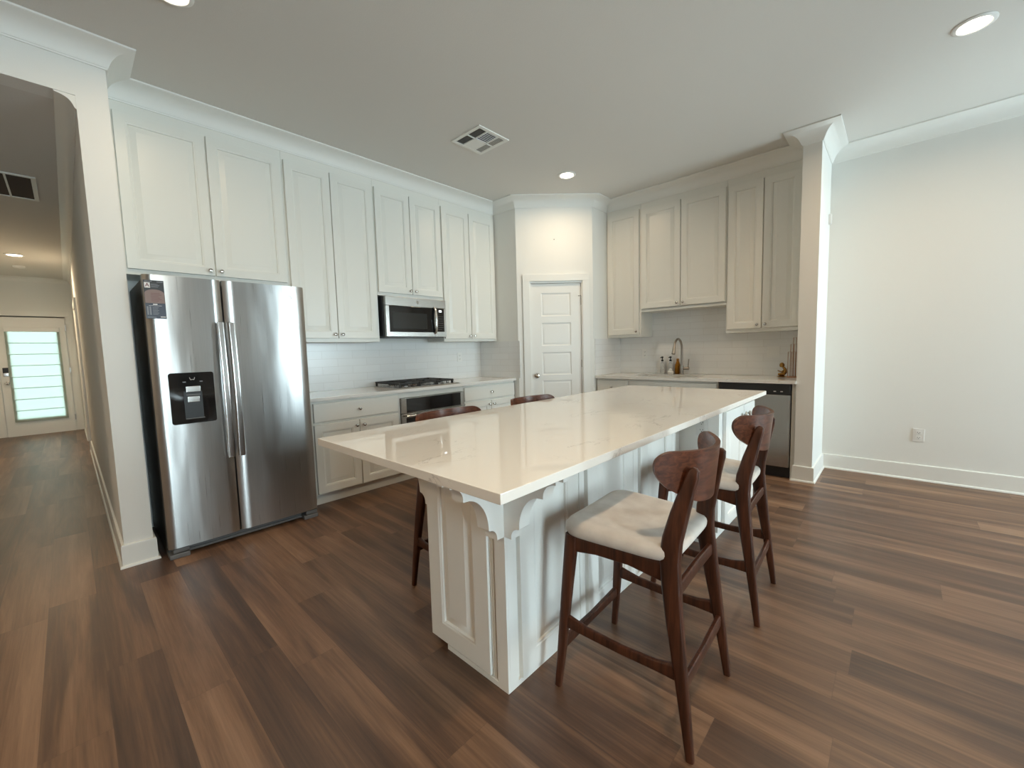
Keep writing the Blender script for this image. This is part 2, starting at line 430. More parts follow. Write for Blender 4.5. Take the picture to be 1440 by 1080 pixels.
def struct(name, mb, mat=None, parent=None, keep_origin=True, smooth=35):
    """setting: object space equals world space so that object coordinates run on across surfaces"""
    if mat is not None and not mb.mats: mb.mats = [mat]
    bmesh.ops.recalc_face_normals(mb.bm, faces=mb.bm.faces)
    me = bpy.data.meshes.new(name); mb.bm.to_mesh(me); mb.bm.free()
    for m in mb.mats: me.materials.append(m)
    for p in me.polygons: p.use_smooth = True
    me.set_sharp_from_angle(angle=R(smooth))
    o = bpy.data.objects.new(name, me); COL.objects.link(o); weigh(o)
    ORI[o.name] = Vector()
    if parent is not None: o.parent = parent
    else: o['kind'] = 'structure'
    return o
VX, VY, VZ = Vector((1, 0, 0)), Vector((0, 1, 0)), Vector((0, 0, 1))
def fr_x(x, y0, z0): return (Vector((x, y0, z0)), VY, VZ, VX)            # faces +x, u runs along +y
def fr_y(y, x0, z0): return (Vector((x0, y, z0)), VX, VZ, -VY)           # faces -y, u runs along +x
def at(fr, u, v, n=0): return fr[0] + fr[1] * u + fr[2] * v + fr[3] * n

# ------------------------------------------------------------------ main measures
CZ, HZ = 3.048, 2.743          # kitchen and hall ceilings
YP, XL, XP, YB = 3.448, 0.685, 1.337, 4.756
YRW, XW, XW2, YPF = 4.786, 3.416, 3.550, 4.136
XS, YS1, YS2 = 0.664, -0.166, -0.030
UF, YU = 0.318, 4.441          # fronts of the wall cabinets
XE, YE = 7.6, -4.2             # far ends of the room outside the picture
D45 = math.sqrt(0.5)
YR = YP + XP - XL              # right end of the diagonal pantry wall

# ------------------------------------------------------------------ setting: shell
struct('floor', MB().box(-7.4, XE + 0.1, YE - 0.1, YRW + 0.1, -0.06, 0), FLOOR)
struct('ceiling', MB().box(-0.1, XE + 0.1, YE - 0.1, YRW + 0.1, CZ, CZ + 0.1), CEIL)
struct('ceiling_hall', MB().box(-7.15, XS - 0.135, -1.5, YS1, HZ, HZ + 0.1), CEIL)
struct('wall_left', MB().box(-0.1, 0, YS2, YRW + 0.1, 0, CZ), WALL)
struct('wall_back', MB().box(0, XE + 0.1, YRW, YRW + 0.1, 0, CZ), WALL)
struct('wall_front', MB().box(XS - 0.135, XE + 0.1, YE - 0.1, YE, 0, CZ), WALL)
m = MB()
ys = [YE] + [v for w in WINS for v in w] + [YRW]
for a, b in zip(ys[0::2], ys[1::2]): m.box(XE, XE + 0.1, a, b, 0, CZ)
for a, b in WINS: m.box(XE, XE + 0.1, a, b, 0, WZ0).box(XE, XE + 0.1, a, b, WZ1, CZ)
struct('wall_right', m, WALL)
struct('wall_hall_right', MB().box(-7.15, XS, YS1, YS2, 0, CZ), WALL)
struct('wall_hall_left', MB().box(-7.15, XS - 0.135, -1.6, -1.5, 0, CZ), WALL)
struct('wall_header', MB().box(XS - 0.135, XS, -1.5, YS1, HZ, CZ).box(XS - 0.135, XS, YE, -1.5, 0, CZ), WALL)
m = MB(); EY0, EY1, EZ = -1.115, -0.271, 2.07
m.box(-7.15, -7.05, -1.5, EY0, 0, HZ).box(-7.15, -7.05, EY1, YS1, 0, HZ).box(-7.15, -7.05, EY0, EY1, EZ, HZ)
struct('wall_entry', m, WALL)
struct('wall_pillar', MB().box(XW, XW2, YPF, YRW, 0, CZ), WALL)
# corner pantry: two short walls and the diagonal wall with the door opening
DG = (Vector((XL, YP, 0)), Vector((D45, D45, 0)), VZ, Vector((D45, -D45, 0)))
DLEN = (XP - XL) / D45
m = MB()
def pz(p, z): return Vector((p[0], p[1], z))
th = 0.1
m.prism([(0, YP), (XL, YP), (XL - th * 0.414, YP + th), (0, YP + th)], None, 0, CZ, pz)
m.prism([(XP, YR), (XP, YRW), (XP - th, YRW), (XP - th, YR + th * 0.414)], None, 0, CZ, pz)
T0, T1, TZ = 0.150, 0.793, 2.065
m.fbox(DG, 0, T0, 0, CZ, -th, 0).fbox(DG, T1, DLEN, 0, CZ, -th, 0).fbox(DG, T0, T1, TZ, CZ, -th, 0)
struct('wall_pantry', m, WALL)
tag(obj('picture_nail', MB().lathe(at(DG, 0.459, 2.561, 0.0), (D45, -D45, 0), [(0.002, 0), (0.002, 0.010), (0.0055, 0.011), (0.0055, 0.013)], 10), None, BLACK), 'tiny dark nail in the wall above the pantry door', 'nail')

# backsplash tiles
struct('wall_tile_left', MB().box(0, 0.009, 1.003, YP - 0.009, 0.915, 1.375).box(0, XL + 0.03, YP - 0.009, YP, 0.915, 1.368), TILE)
struct('wall_tile_back', MB().box(XP + 0.009, XW, YB, YRW, 0.915, 1.69).box(XP, XP + 0.009, YB - 0.63, YRW, 0.915, 1.368), TILE)

# ------------------------------------------------------------------ mouldings swept along the walls
def sweep_trim(path, prof, segs, prefix, closed=False, mat=TRIM):
    """room lies to the right of the path; segs: list of (first, last) point indices per object"""
    P = [Vector((p[0], p[1])) for p in path]; n = len(P); offs = []
    for i in range(n):
        dirs = []
        if i > 0 or closed: d = (P[i] - P[i - 1]).normalized(); dirs.append(Vector((d.y, -d.x)))
        if i < n - 1 or closed: d = (P[(i + 1) % n] - P[i]).normalized(); dirs.append(Vector((d.y, -d.x)))
        if len(dirs) == 1: offs.append(dirs[0])
        else: s = dirs[0] + dirs[1]; offs.append(s / (1 + dirs[0].dot(dirs[1])))
    out = []
    for a, b in segs:
        v = []; f = []; k = len(prof)
        for i in range(a, b + 1):
            for (o, z) in prof: q = P[i] + offs[i] * o; v.append((q.x, q.y, z))
        for i in range(b - a):
            for j in range(k): f.append((i * k + j, i * k + (j + 1) % k, (i + 1) * k + (j + 1) % k, (i + 1) * k + j))
        f.append(tuple(range(k))); f.append(tuple(range((b - a) * k, (b - a + 1) * k)))
        out.append(struct(next(prefix), MB().raw(v, f), mat, smooth=30))
    return out
def namer(base, start=1):
    i = start
    while True:
        yield '%s_%d' % (base, i); i += 1
def crown_prof(z, s=1.0):
    pr = [(0, z - 0.114 * s), (0.007 * s, z - 0.114 * s), (0.009 * s, z - 0.106 * s)]
    a0 = Vector((0.012 * s, z - 0.104 * s)); a1 = Vector((0.118 * s, z - 0.014 * s))
    for i in range(13):
        tt = i / 12; p = a0.lerp(a1, tt); nrm = Vector((-(a1 - a0).y, (a1 - a0).x)).normalized()
        p = p + nrm * (math.sin(math.pi * tt) * 0.024 * s); pr.append((p.x, p.y))
    pr += [(0.124 * s, z - 0.012 * s), (0.129 * s, z - 0.010 * s), (0.130 * s, z - 0.001), (0, z - 0.001)]
    return pr
tn = namer('trim')
cpath = [(XS, YE), (XS, YS2), (UF, YS2), (UF, YP), (XL, YP), (XP, YR), (XP, YU), (XW, YU), (XW, YPF), (XW2, YPF), (XW2, YRW), (XE, YRW), (XE, YE)]
sweep_trim(cpath, crown_prof(CZ), [(0, 2), (2, 3), (3, 6), (6, 7), (7, 10), (10, 11), (11, 12)], tn)
# crown inside the hall, ending at the opening
sweep_trim([(-7.05, -1.5), (-7.05, YS1), (XS - 0.004, YS1)], crown_prof(HZ, 0.64), [(0, 1), (1, 2)], tn)
bn = namer('baseboard')
bprof = [(0, 0.0005), (0.027, 0.0005), (0.0265, 0.008), (0.023, 0.014), (0.0155, 0.017), (0.015, 0.132), (0.012, 0.140), (0, 0.142)]
sweep_trim([(-4.235, YS1), (XS, YS1), (XS, YS2), (0.48, YS2)], bprof, [(0, 3)], bn)
sweep_trim([(-7.05, EY1 + 0.09), (-7.05, YS1), (-5.335, YS1)], bprof, [(0, 2)], bn)
sweep_trim([(-7.05, -1.5), (-7.05, EY0 - 0.095)], bprof, [(0, 1)], bn)
sweep_trim([(XS, YE), (XS, -1.5), (XS - 0.135, -1.5), (-7.05, -1.5)][::1], bprof, [(0, 1)], bn)
sweep_trim([(XW, 4.155), (XW, YPF), (XW2, YPF), (XW2, YRW), (XE, YRW), (XE, YE), (XS, YE)], bprof, [(0, 3), (3, 4), (4, 5), (5, 6)], bn)

# ------------------------------------------------------------------ windows in the daylit wall (outside the picture, light the room)
for i, (a, b) in enumerate(WINS):
    m = MB()
    w = 0.06
    m.box(XE - 0.02, XE + 0.07, a, a + w, WZ0, WZ1).box(XE - 0.02, XE + 0.07, b - w, b, WZ0, WZ1)
    m.box(XE - 0.02, XE + 0.07, a + w, b - w, WZ0, WZ0 + w).box(XE - 0.02, XE + 0.07, a + w, b - w, WZ1 - w, WZ1)
    m.box(XE + 0.01, XE + 0.05, (a + b) / 2 - 0.025, (a + b) / 2 + 0.025, WZ0 + w, WZ1 - w)
    wf = struct('window_%d' % (i + 1), m, TRIM)
    struct('pane', MB().box(XE + 0.028, XE + 0.032, a + w, b - w, WZ0 + w, WZ1 - w), PANE, parent=wf)
    if i in (1, 2): struct('window_dimmer', MB().box(XE - 0.012, XE - 0.010, a + w, b - w, WZ0 + 0.03, WZ1 - w), WINDIM_WHITE if i == 1 else WINDIM_BLUE, parent=wf)  # sheets added to dim these unseen windows in the refrigerator's reflection


# ------------------------------------------------------------------ doors
# entry door at the end of the hall
EX = -7.05
m = MB()
gy0, gy1, gz0, gz1 = -0.985, -0.385, 0.275, 1.86
sy0, sy1, sz1 = -1.095, -0.291, 2.05
m.box(EX, EX + 0.045, sy0, gy0, 0.012, sz1).box(EX, EX + 0.045, gy1, sy1, 0.012, sz1)
m.box(EX, EX + 0.045, gy0, gy1, 0.012, gz0).box(EX, EX + 0.045, gy0, gy1, gz1, sz1)
d1 = struct('door_1', m, DOORP)
m = MB()
for (a, b, c, d) in ((gy0 - 0.02, gy0 + 0.02, gz0 - 0.02, gz1 + 0.02), (gy1 - 0.02, gy1 + 0.02, gz0 - 0.02, gz1 + 0.02)): m.box(EX + 0.045, EX + 0.058, a, b, c, d, 0.004)
for (c, d) in ((gz0 - 0.02, gz0 + 0.02), (gz1 - 0.02, gz1 + 0.02)): m.box(EX + 0.045, EX + 0.058, gy0 + 0.02, gy1 - 0.02, c, d, 0.004)
struct('glazing_bead', m, DOORP, parent=d1)
struct('pane', MB().box(EX + 0.020, EX + 0.025, gy0, gy1, gz0, gz1), PANE, parent=d1)
# roman shade: eight soft folds hanging in front of the glass
v = []; f = []; n = 0
zt, zb, k = 1.80, 0.245, 8
zs = []
for i in range(k):
    z0 = zt - (zt - zb) * i / k; z1 = zt - (zt - zb) * (i + 1) / k
    zs += [(z0, 0.066), (z0 - 0.02, 0.068), ((z0 + z1) / 2, 0.071), (z1 + 0.012, 0.078), (z1 + 0.001, 0.078)]
for z, o in zs:
    for yy in (gy0 - 0.015, gy1 + 0.015): v.append((EX + o, yy, z))
for i in range(len(zs) - 1): f.append((2 * i, 2 * i + 1, 2 * i + 3, 2 * i + 2))
struct('roman_shade', MB().raw(v, f), SHADE, parent=d1, smooth=20)
m = MB()
for i in range(1, k): zz = zt - (zt - zb) * i / k; m.box(EX + 0.0785, EX + 0.081, gy0 + 0.005, gy1 - 0.005, zz - 0.004, zz + 0.006)
struct('fold_line', m, pbr('grey_green_fold_tone', srgb(176, 196, 184), 0.8), parent=d1)  # grey strips painted for the fold lines, where less light passes
struct('shade_headrail', MB().box(EX + 0.058, EX + 0.095, gy0 - 0.02, gy1 + 0.02, 1.80, 1.862, 0.004), DOORP, parent=d1)
m = MB().use(BLACK).box(EX + 0.045, EX + 0.066, -1.068, -1.004, 1.10, 1.19, 0.006).use(SATIN).box(EX + 0.045, EX + 0.064, -1.068, -1.004, 1.045, 1.10, 0.006)
struct('keypad_lock', m, parent=d1)
struct('door_knob', MB().lathe((EX + 0.045, -1.036, 0.924), (1, 0, 0), [(0.032, 0), (0.032, 0.006), (0.012, 0.012), (0.012, 0.03), (0.024, 0.036), (0.028, 0.05), (0.022, 0.062), (0.005, 0.066)]), SATIN, parent=d1)
m = MB()
for z in (1.87, 1.11, 0.25): m.box(EX + 0.040, EX + 0.052, sy1 - 0.002, sy1 + 0.010, z - 0.05, z + 0.05)
struct('hinge', m, BRONZE, parent=d1)
m = MB()
m.box(EX - 0.001, EX + 0.02, EY0 - 0.09, EY0 + 0.008, 0, EZ + 0.005).box(EX - 0.001, EX + 0.02, EY1 - 0.008, EY1 + 0.088, 0, EZ + 0.005)
m.box(EX - 0.001, EX + 0.022, EY0 - 0.09, EY1 + 0.088, EZ + 0.005, EZ + 0.09)
m.box(-7.15, EX - 0.001, EY0, sy0 - 0.003, 0, EZ).box(-7.15, EX - 0.001, sy1 + 0.003, EY1, 0, EZ).box(-7.15, EX - 0.001, sy0 - 0.003, sy1 + 0.003, sz1 + 0.003, EZ)
m.box(EX - 0.03, EX - 0.001, sy0 - 0.003, sy0 + 0.02, 0, EZ).box(EX - 0.03, EX - 0.001, sy1 - 0.02, sy1 + 0.003, 0, EZ).box(EX - 0.03, EX - 0.001, sy0, sy1, sz1 - 0.02, EZ).box(-7.15, EX + 0.05, sy0, sy1, 0.0005, 0.011)
struct(next(tn), m, TRIM)
# closed door in the right wall of the hall
m = MB(); hx0, hx1 = -5.33, -4.24
m.box(hx0, hx0 + 0.085, YS1 - 0.022, YS1, 0, 2.06).box(hx1 - 0.085, hx1, YS1 - 0.022, YS1, 0, 2.06).box(hx0, hx1, YS1 - 0.024, YS1, 2.06, 2.145)
struct(next(tn), m, TRIM)
hd = struct('door_3', MB().panel((Vector((hx0 + 0.09, YS1 - 0.001, 0.012)), VX, VZ, -VY), hx1 - hx0 - 0.18, 2.04, 0.008, 0.11), DOORP)
# pantry door
s0, s1, dz0, dz1 = 0.166, 0.776, 0.012, 2.047
PD = (at(DG, s0, dz0, -0.055), DG[1], VZ, DG[3])
pw, ph, pt = s1 - s0, dz1 - dz0, 0.036
def five_panel(mb, fr, w, h, t, st, gaps):
    """slab with five recessed rectangular panels, each with a raised field"""
    O, U, V, Nn = fr
    def q(u, v, n): return O + U * u + V * v + Nn * n
    zc = [0.0]
    for a, b in gaps: zc += [a, b]
    zc.append(h)
    for i in range(0, len(zc), 2): mb.fbox(fr, st, w - st, zc[i], zc[i + 1], 0, t)
    mb.fbox(fr, 0, st, 0, h, 0, t).fbox(fr, w - st, w, 0, h, 0, t)
    for a, b in gaps:
        prof = [(0, t), (0.003, t - 0.004), (0.012, t - 0.009), (0.020, t - 0.009), (0.030, t - 0.004), (0.034, t - 0.004)]
        v = []; f = []
        for ins, n in prof:
            for (x, z) in ((st + ins, a + ins), (w - st - ins, a + ins), (w - st - ins, b - ins), (st + ins, b - ins)): v.append(q(x, z, n))
        for k in range(len(prof) - 1):
            for i in range(4): f.append((k * 4 + i, k * 4 + (i + 1) % 4, (k + 1) * 4 + (i + 1) % 4, (k + 1) * 4 + i))
        f.append(tuple(range((len(prof) - 1) * 4, len(prof) * 4)))
        mb.raw(v, f)
    return mb
gaps = [(0.19, 0.51)] + [(zz - dz0, zz + 0.278 - dz0) for zz in (0.592, 0.940, 1.298, 1.656)]
d2 = struct('door_2', five_panel(MB(), PD, pw, ph, pt, 0.125, gaps), DOORP)
struct('door_knob', MB().lathe(at(DG, 0.225, 0.935, -0.019), DG[3], [(0.030, 0), (0.030, 0.006), (0.011, 0.010), (0.011, 0.028), (0.022, 0.034), (0.027, 0.046), (0.024, 0.058), (0.012, 0.064), (0.002, 0.065)], 24), CHROME, parent=d2)
m = MB()
for z in (1.83, 1.07, 0.23): m.lathe(at(DG, s1 + 0.004, z - 0.045, -0.016), VZ, [(0.006, 0), (0.006, 0.09)], 10)
m.sweep([at(DG, s1 + 0.004, 1.88, -0.014), at(DG, s1 - 0.004, 1.895, 0.012), at(DG, s1 - 0.03, 1.89, 0.018)], 0.004, n=8)
m.lathe(at(DG, s1 - 0.03, 1.89, 0.018), -DG[1], [(0.007, -0.004), (0.007, 0.006)], 10)
struct('hinge', m, BRONZE, parent=d2)
m = MB()
m.fbox(DG, 0.068, 0.150, 0, 2.073, 0, 0.018, 0.002).fbox(DG, 0.793, 0.872, 0, 2.073, 0, 0.018, 0.002).fbox(DG, 0.068, 0.872, 2.073, 2.155, 0, 0.020, 0.002)
m.fbox(DG, 0.150, 0.164, 0, 2.065, -th, 0.004).fbox(DG, 0.780, 0.793, 0, 2.065, -th, 0.004).fbox(DG, 0.164, 0.780, 2.050, 2.065, -th, 0.004)
m.fbox(DG, 0.164, 0.780, 0, 2.05, -0.098, -0.094)
struct(next(tn), m, TRIM)

# ------------------------------------------------------------------ cabinets
def knob(parent, p, nrm, s=1.0):
    obj('knob', MB().lathe(p, nrm, [(0.008 * s, 0), (0.008 * s, 0.003), (0.005 * s, 0.006), (0.005 * s, 0.014), (0.011 * s, 0.018), (0.0145 * s, 0.023), (0.0125 * s, 0.029), (0.004 * s, 0.032)], 16), parent, CHROME)
def cab_door(t, fr0, u0, u1, z0, z1, kn, mat=CAB, stile=0.058, th=0.02):
    fr = (at(fr0, u0, z0, 0.0015), fr0[1], fr0[2], fr0[3])
    d = obj('door', MB().panel(fr, u1 - u0, z1 - z0, th, stile), t, mat)
    if kn:
        ku = (u1 - u0 - 0.03) if 'R' in kn else 0.03
        kz = (z1 - z0 - 0.045) if 'T' in kn else 0.035
        knob(d, at(fr, ku, kz, th), fr0[3])
    return d
def cab_drawer(t, fr0, u0, u1, z0, z1, mat=CAB, kn=True):
    fr = (at(fr0, u0, z0, 0.0015), fr0[1], fr0[2], fr0[3])
    d = obj('drawer', MB().slabdoor(fr, u1 - u0, z1 - z0, 0.02), t, mat)
    if kn: knob(d, at(fr, (u1 - u0) / 2, (z1 - z0) / 2, 0.02), fr0[3])
    return d
g = 0.0008
FX = fr_x(UF, 0, 0)
G_UL = 'white wall cabinets above the range wall'
def upper_left(label, y0, y1, z0, doors, dz):
    t = thing('wall_cabinet', label, 'cabinet', (UF / 2, (y0 + y1) / 2, z0), G_UL)
    obj('body', MB().box(0.0105, UF, y0 + g, y1 - g, z0, 2.936), t, CAB)
    for (a, b, k) in doors: cab_door(t, FX, a, b, dz[0], dz[1], k)
upper_left('wide white two-door wall cabinet above the refrigerator', -0.022, 1.005, 1.832, [(0.006, 0.488, 'BR'), (0.497, 0.988, 'BL')], (1.868, 2.868))
upper_left('tall white two-door wall cabinet between refrigerator and microwave', 1.005, 1.811, 1.376, [(1.018, 1.390, 'BR'), (1.396, 1.792, 'BL')], (1.408, 2.866))
upper_left('short white two-door wall cabinet directly above the microwave', 1.811, 2.606, 1.832, [(1.820, 2.204, 'BR'), (2.211, 2.598, 'BL')], (1.862, 2.860))
upper_left('tall white two-door wall cabinet between microwave and pantry', 2.606, YP - 0.002, 1.376, [(2.617, 3.008, 'BR'), (3.016, 3.424, 'BL')], (1.405, 2.858))
FY = fr_y(YU, 0, 0)
G_UB = 'white wall cabinets above the sink wall'
def upper_back(label, x0, x1, z0, doors, dz):
    t = thing('wall_cabinet', label, 'cabinet', ((x0 + x1) / 2, YU + 0.15, z0), G_UB)
    obj('body', MB().box(x0 + g, x1 - g, YU, YB - 0.002, z0, 1.695 if z0 < 1.6 else 1.70).box(x0 + g, x1 - g, YU, YRW - 0.001, 1.697, 2.936), t, CAB)
    for (a, b, k) in doors: cab_door(t, FY, a, b, dz[0], dz[1], k)
upper_back('narrow tall white one-door wall cabinet beside the pantry corner, left of the sink', XP + 0.001, 1.792, 1.376, [(1.360, 1.772, 'BR')], (1.407, 2.872))
upper_back('shorter white two-door wall cabinet above the sink', 1.792, 2.737, 1.670, [(1.800, 2.262, 'BR'), (2.270, 2.726, 'BL')], (1.705, 2.862))
upper_back('tall white two-door wall cabinet above the dishwasher beside the white pillar', 2.737, XW - 0.001, 1.376, [(2.753, 3.064, 'BR'), (3.074, 3.378, 'BL')], (1.412, 2.856))

BF = 0.600
FB = fr_x(BF, 0, 0)
G_BL = 'white base cabinets on the range wall'
def base_left(label, y0, y1):
    t = thing('base_cabinet', label, 'cabinet', (0.3, (y0 + y1) / 2, 0), G_BL)
    obj('body', MB().box(0.0105, BF, y0 + g, y1 - g, 0.10, 0.882), t, CAB)
    obj('toe_kick', MB().box(0.0105, 0.545, y0 + g, y1 - g, 0.001, 0.0995), t, CAB)
    return t
t = base_left('white base cabinet beside the refrigerator with one drawer over two doors', 1.003, 1.811)
cab_drawer(t, FB, 1.018, 1.793, 0.706, 0.862); cab_door(t, FB, 1.016, 1.400, 0.110, 0.685, 'TR'); cab_door(t, FB, 1.408, 1.793, 0.110, 0.685, 'TL')
t = base_left('white base cabinet in the corner by the pantry with one drawer over two doors', 2.613, YP - 0.0105)
cab_drawer(t, FB, 2.624, 3.428, 0.706, 0.858); cab_door(t, FB, 2.624, 3.022, 0.110, 0.685, 'TR'); cab_door(t, FB, 3.030, 3.428, 0.110, 0.685, 'TL')
t = thing('oven_cabinet', 'white base cabinet holding the built-in oven under the cooktop', 'cabinet', (0.3, 2.212, 0), G_BL)
obj('body', MB().box(0.0105, BF, 1.812, 1.826, 0.10, 0.882).box(0.0105, BF, 2.598, 2.612, 0.10, 0.882).box(0.0105, BF, 1.826, 2.598, 0.10, 0.130).box(0.0105, BF, 1.826, 2.598, 0.826, 0.882).box(0.0105, 0.03, 1.826, 2.598, 0.13, 0.826), t, CAB)
obj('toe_kick', MB().box(0.0105, 0.545, 1.812, 2.612, 0.001, 0.0995), t, CAB)
YBF = YB - 0.600
FBB = fr_y(YBF, 0, 0)
G_BB = 'white base cabinets on the sink wall'
t = thing('base_cabinet', 'narrow white base cabinet with a drawer, left end of the sink run', 'cabinet', (1.56, 4.45, 0), G_BB)
obj('body', MB().box(XP + 0.0105, 1.780, YBF, YB - 0.002, 0.10, 0.882), t, CAB); obj('toe_kick', MB().box(XP + 0.0105, 1.780, YBF + 0.055, YB - 0.002, 0.001, 0.0995), t, CAB)
cab_drawer(t, FBB, 1.366, 1.768, 0.706, 0.858); cab_door(t, FBB, 1.366, 1.768, 0.110, 0.685, 'TR')
t = thing('sink_cabinet', 'white base cabinet under the sink with a plain false front', 'cabinet', (2.27, 4.45, 0), G_BB)
obj('body', MB().box(1.782, 1.80, YBF, YB - 0.002, 0.10, 0.882).box(2.738, 2.756, YBF, YB - 0.002, 0.10, 0.882).box(1.80, 2.738, YBF, YBF + 0.018, 0.10, 0.882).box(1.80, 2.738, YBF + 0.018, YB - 0.002, 0.10, 0.118), t, CAB)
obj('toe_kick', MB().box(1.782, 2.756, YBF + 0.055, YB - 0.002, 0.001, 0.0995), t, CAB)
cab_drawer(t, FBB, 1.792, 2.742, 0.706, 0.858, kn=False); cab_door(t, FBB, 1.792, 2.262, 0.110, 0.685, 'TR'); cab_door(t, FBB, 2.270, 2.742, 0.110, 0.685, 'TL')
tag(obj('filler_panel', MB().box(3.383, XW - 0.001, YBF, YB - 0.002, 0.001, 0.882), None, CAB), 'narrow white filler panel between dishwasher and pillar', 'panel')

# worktops
def slab_top(name, label, mb, mat): return tag(obj(name, mb, None, mat), label, 'countertop')
slab_top('countertop', 'pale quartz worktop on the range wall under the cooktop', MB().box(0.0105, 0.648, 0.985, YP - 0.0105, 0.884, 0.914, 0.003), QUARTZ2)
SX0, SX1, SYA, SYB_ = 1.80, 2.50, 4.262, 4.600
m = MB()
bx0, bx1, by0, by1 = XP + 0.0105, XW - 0.001, YB - 0.648, YB - 0.002
m.box(bx0, SX0, by0, by1, 0.884, 0.914).box(SX1, bx1, by0, by1, 0.884, 0.914).box(SX0, SX1, by0, SYA, 0.884, 0.914).box(SX0, SX1, SYB_, by1, 0.884, 0.914)
slab_top('countertop', 'pale quartz worktop on the back wall around the sink', m, QUARTZ2)

# sink
t = thing('sink', 'undermount steel sink set into the back worktop below the faucet', 'sink', (2.15, 4.43, 0.70))
v = []; f = []
def rr(x0, x1, y0, y1, r, z):
    o = []
    for cx, cy, a0 in ((x1 - r, y1 - r, 0), (x0 + r, y1 - r, 90), (x0 + r, y0 + r, 180), (x1 - r, y0 + r, 270)):
        for i in range(7): a = R(a0 + i * 15); o.append((cx + r * math.cos(a), cy + r * math.sin(a), z))
    return o
L = [rr(SX0 - 0.02, SX1 + 0.02, SYA - 0.02, SYB_ + 0.02, 0.07, 0.8825), rr(SX0 - 0.004, SX1 + 0.004, SYA - 0.004, SYB_ + 0.004, 0.06, 0.8825), rr(SX0 + 0.006, SX1 - 0.006, SYA + 0.006, SYB_ - 0.006, 0.06, 0.72), rr(SX0 + 0.04, SX1 - 0.04, SYA + 0.04, SYB_ - 0.04, 0.05, 0.70)]
n = 28
for l in L: v += l
for k in range(3):
    for i in range(n): f.append((k * n + i, k * n + (i + 1) % n, (k + 1) * n + (i + 1) % n, (k + 1) * n + i))
f.append(tuple(range(3 * n, 4 * n)))
obj('basin', MB().raw(v, f), t, SATIN)
obj('drain', MB().lathe((2.15, 4.43, 0.7005), VZ, [(0.045, 0), (0.045, 0.003), (0.03, 0.002)]), t, CHROME)

# faucet
FXx, FYy = 2.190, 4.680
t = thing('faucet', 'tall brushed gooseneck kitchen faucet behind the sink', 'faucet', (FXx, FYy, 0.914))
obj('base', MB().lathe((FXx, FYy, 0.9145), VZ, [(0.028, 0), (0.028, 0.008), (0.022, 0.012), (0.021, 0.10), (0.016, 0.105)], 24), t, BRONZE)
pts = [(FXx, FYy, 1.015), (FXx, FYy, 1.10), (FXx, FYy, 1.20)]
for i in range(1, 13):
    a = math.pi * i / 12 * 0.93
    pts.append((FXx, FYy - 0.115 + 0.115 * math.cos(a), 1.215 + 0.118 * math.sin(a)))
obj('spout', MB().sweep(pts, 0.0135, side=(1, 0, 0), n=16), t, BRONZE)
e = Vector(pts[-1]); dd = (Vector(pts[-1]) - Vector(pts[-2])).normalized()
obj('spray_head', MB().lathe(e - dd * 0.002, dd, [(0.015, 0), (0.016, 0.012), (0.020, 0.06), (0.021, 0.085), (0.017, 0.088)], 20), t, BRONZE)
obj('handle', MB().lathe((FXx + 0.018, FYy, 0.985), VX, [(0.017, 0), (0.017, 0.065), (0.014, 0.068)], 18).sweep([(FXx + 0.075, FYy, 0.985), (FXx + 0.078, FYy, 1.04), (FXx + 0.085, FYy, 1.095)], [(0.006, 0.009), (0.005, 0.008), (0.004, 0.007)], side=(1, 0, 0)), t, BRONZE)

# things beside the faucet
def pump_bottle(label, x, y):
    t = thing('soap_dispenser', label, 'soap dispenser', (x, y, 0.9145), 'clear pump bottles by the sink')
    obj('bottle', MB().lathe((x, y, 0.9145), VZ, [(0.024, 0), (0.026, 0.004), (0.026, 0.115), (0.022, 0.128), (0.010, 0.140), (0.010, 0.152)], 20), t, GLASS)
    p = MB().lathe((x, y, 1.067), VZ, [(0.014, 0), (0.014, 0.022), (0.006, 0.024), (0.006, 0.040), (0.013, 0.042), (0.013, 0.058), (0.008, 0.062)], 16)
    p.sweep([(x, y, 1.12), (x - 0.004, y - 0.03, 1.12), (x - 0.005, y - 0.04, 1.114)], 0.005, n=8)
    obj('pump', p, t, BLACK)
pump_bottle('clear pump bottle with a black top, farther from the amber bottle', 1.945, 4.70)
pump_bottle('clear pump bottle with a black top, right next to the amber bottle', 2.047, 4.70)
t = thing('soap_bottle', 'amber soap bottle standing against the faucet base', 'bottle', (2.128, 4.718, 0.9145))
obj('bottle', MB().lathe((2.128, 4.718, 0.9145), VZ, [(0.031, 0), (0.033, 0.006), (0.034, 0.06), (0.032, 0.105), (0.020, 0.140), (0.013, 0.160)], 24), t, AMBER)
obj('cap', MB().lathe((2.128, 4.718, 1.0755), VZ, [(0.015, 0), (0.015, 0.024), (0.006, 0.027)], 16), t, AMBER)
t = thing('dish_brush', 'small round white dish brush lying at the edge of the sink', 'brush', (2.075, 4.635, 0.9145))
obj('bristles', MB().lathe((2.075, 4.635, 0.9145), VZ, [(0.030, 0), (0.036, 0.012), (0.034, 0.03), (0.022, 0.042)], 18), t, SPONGE)
obj('handle', MB().lathe((2.075, 4.635, 0.957), VZ, [(0.012, 0), (0.018, 0.010), (0.014, 0.022), (0.004, 0.026)], 14), t, PLATE)

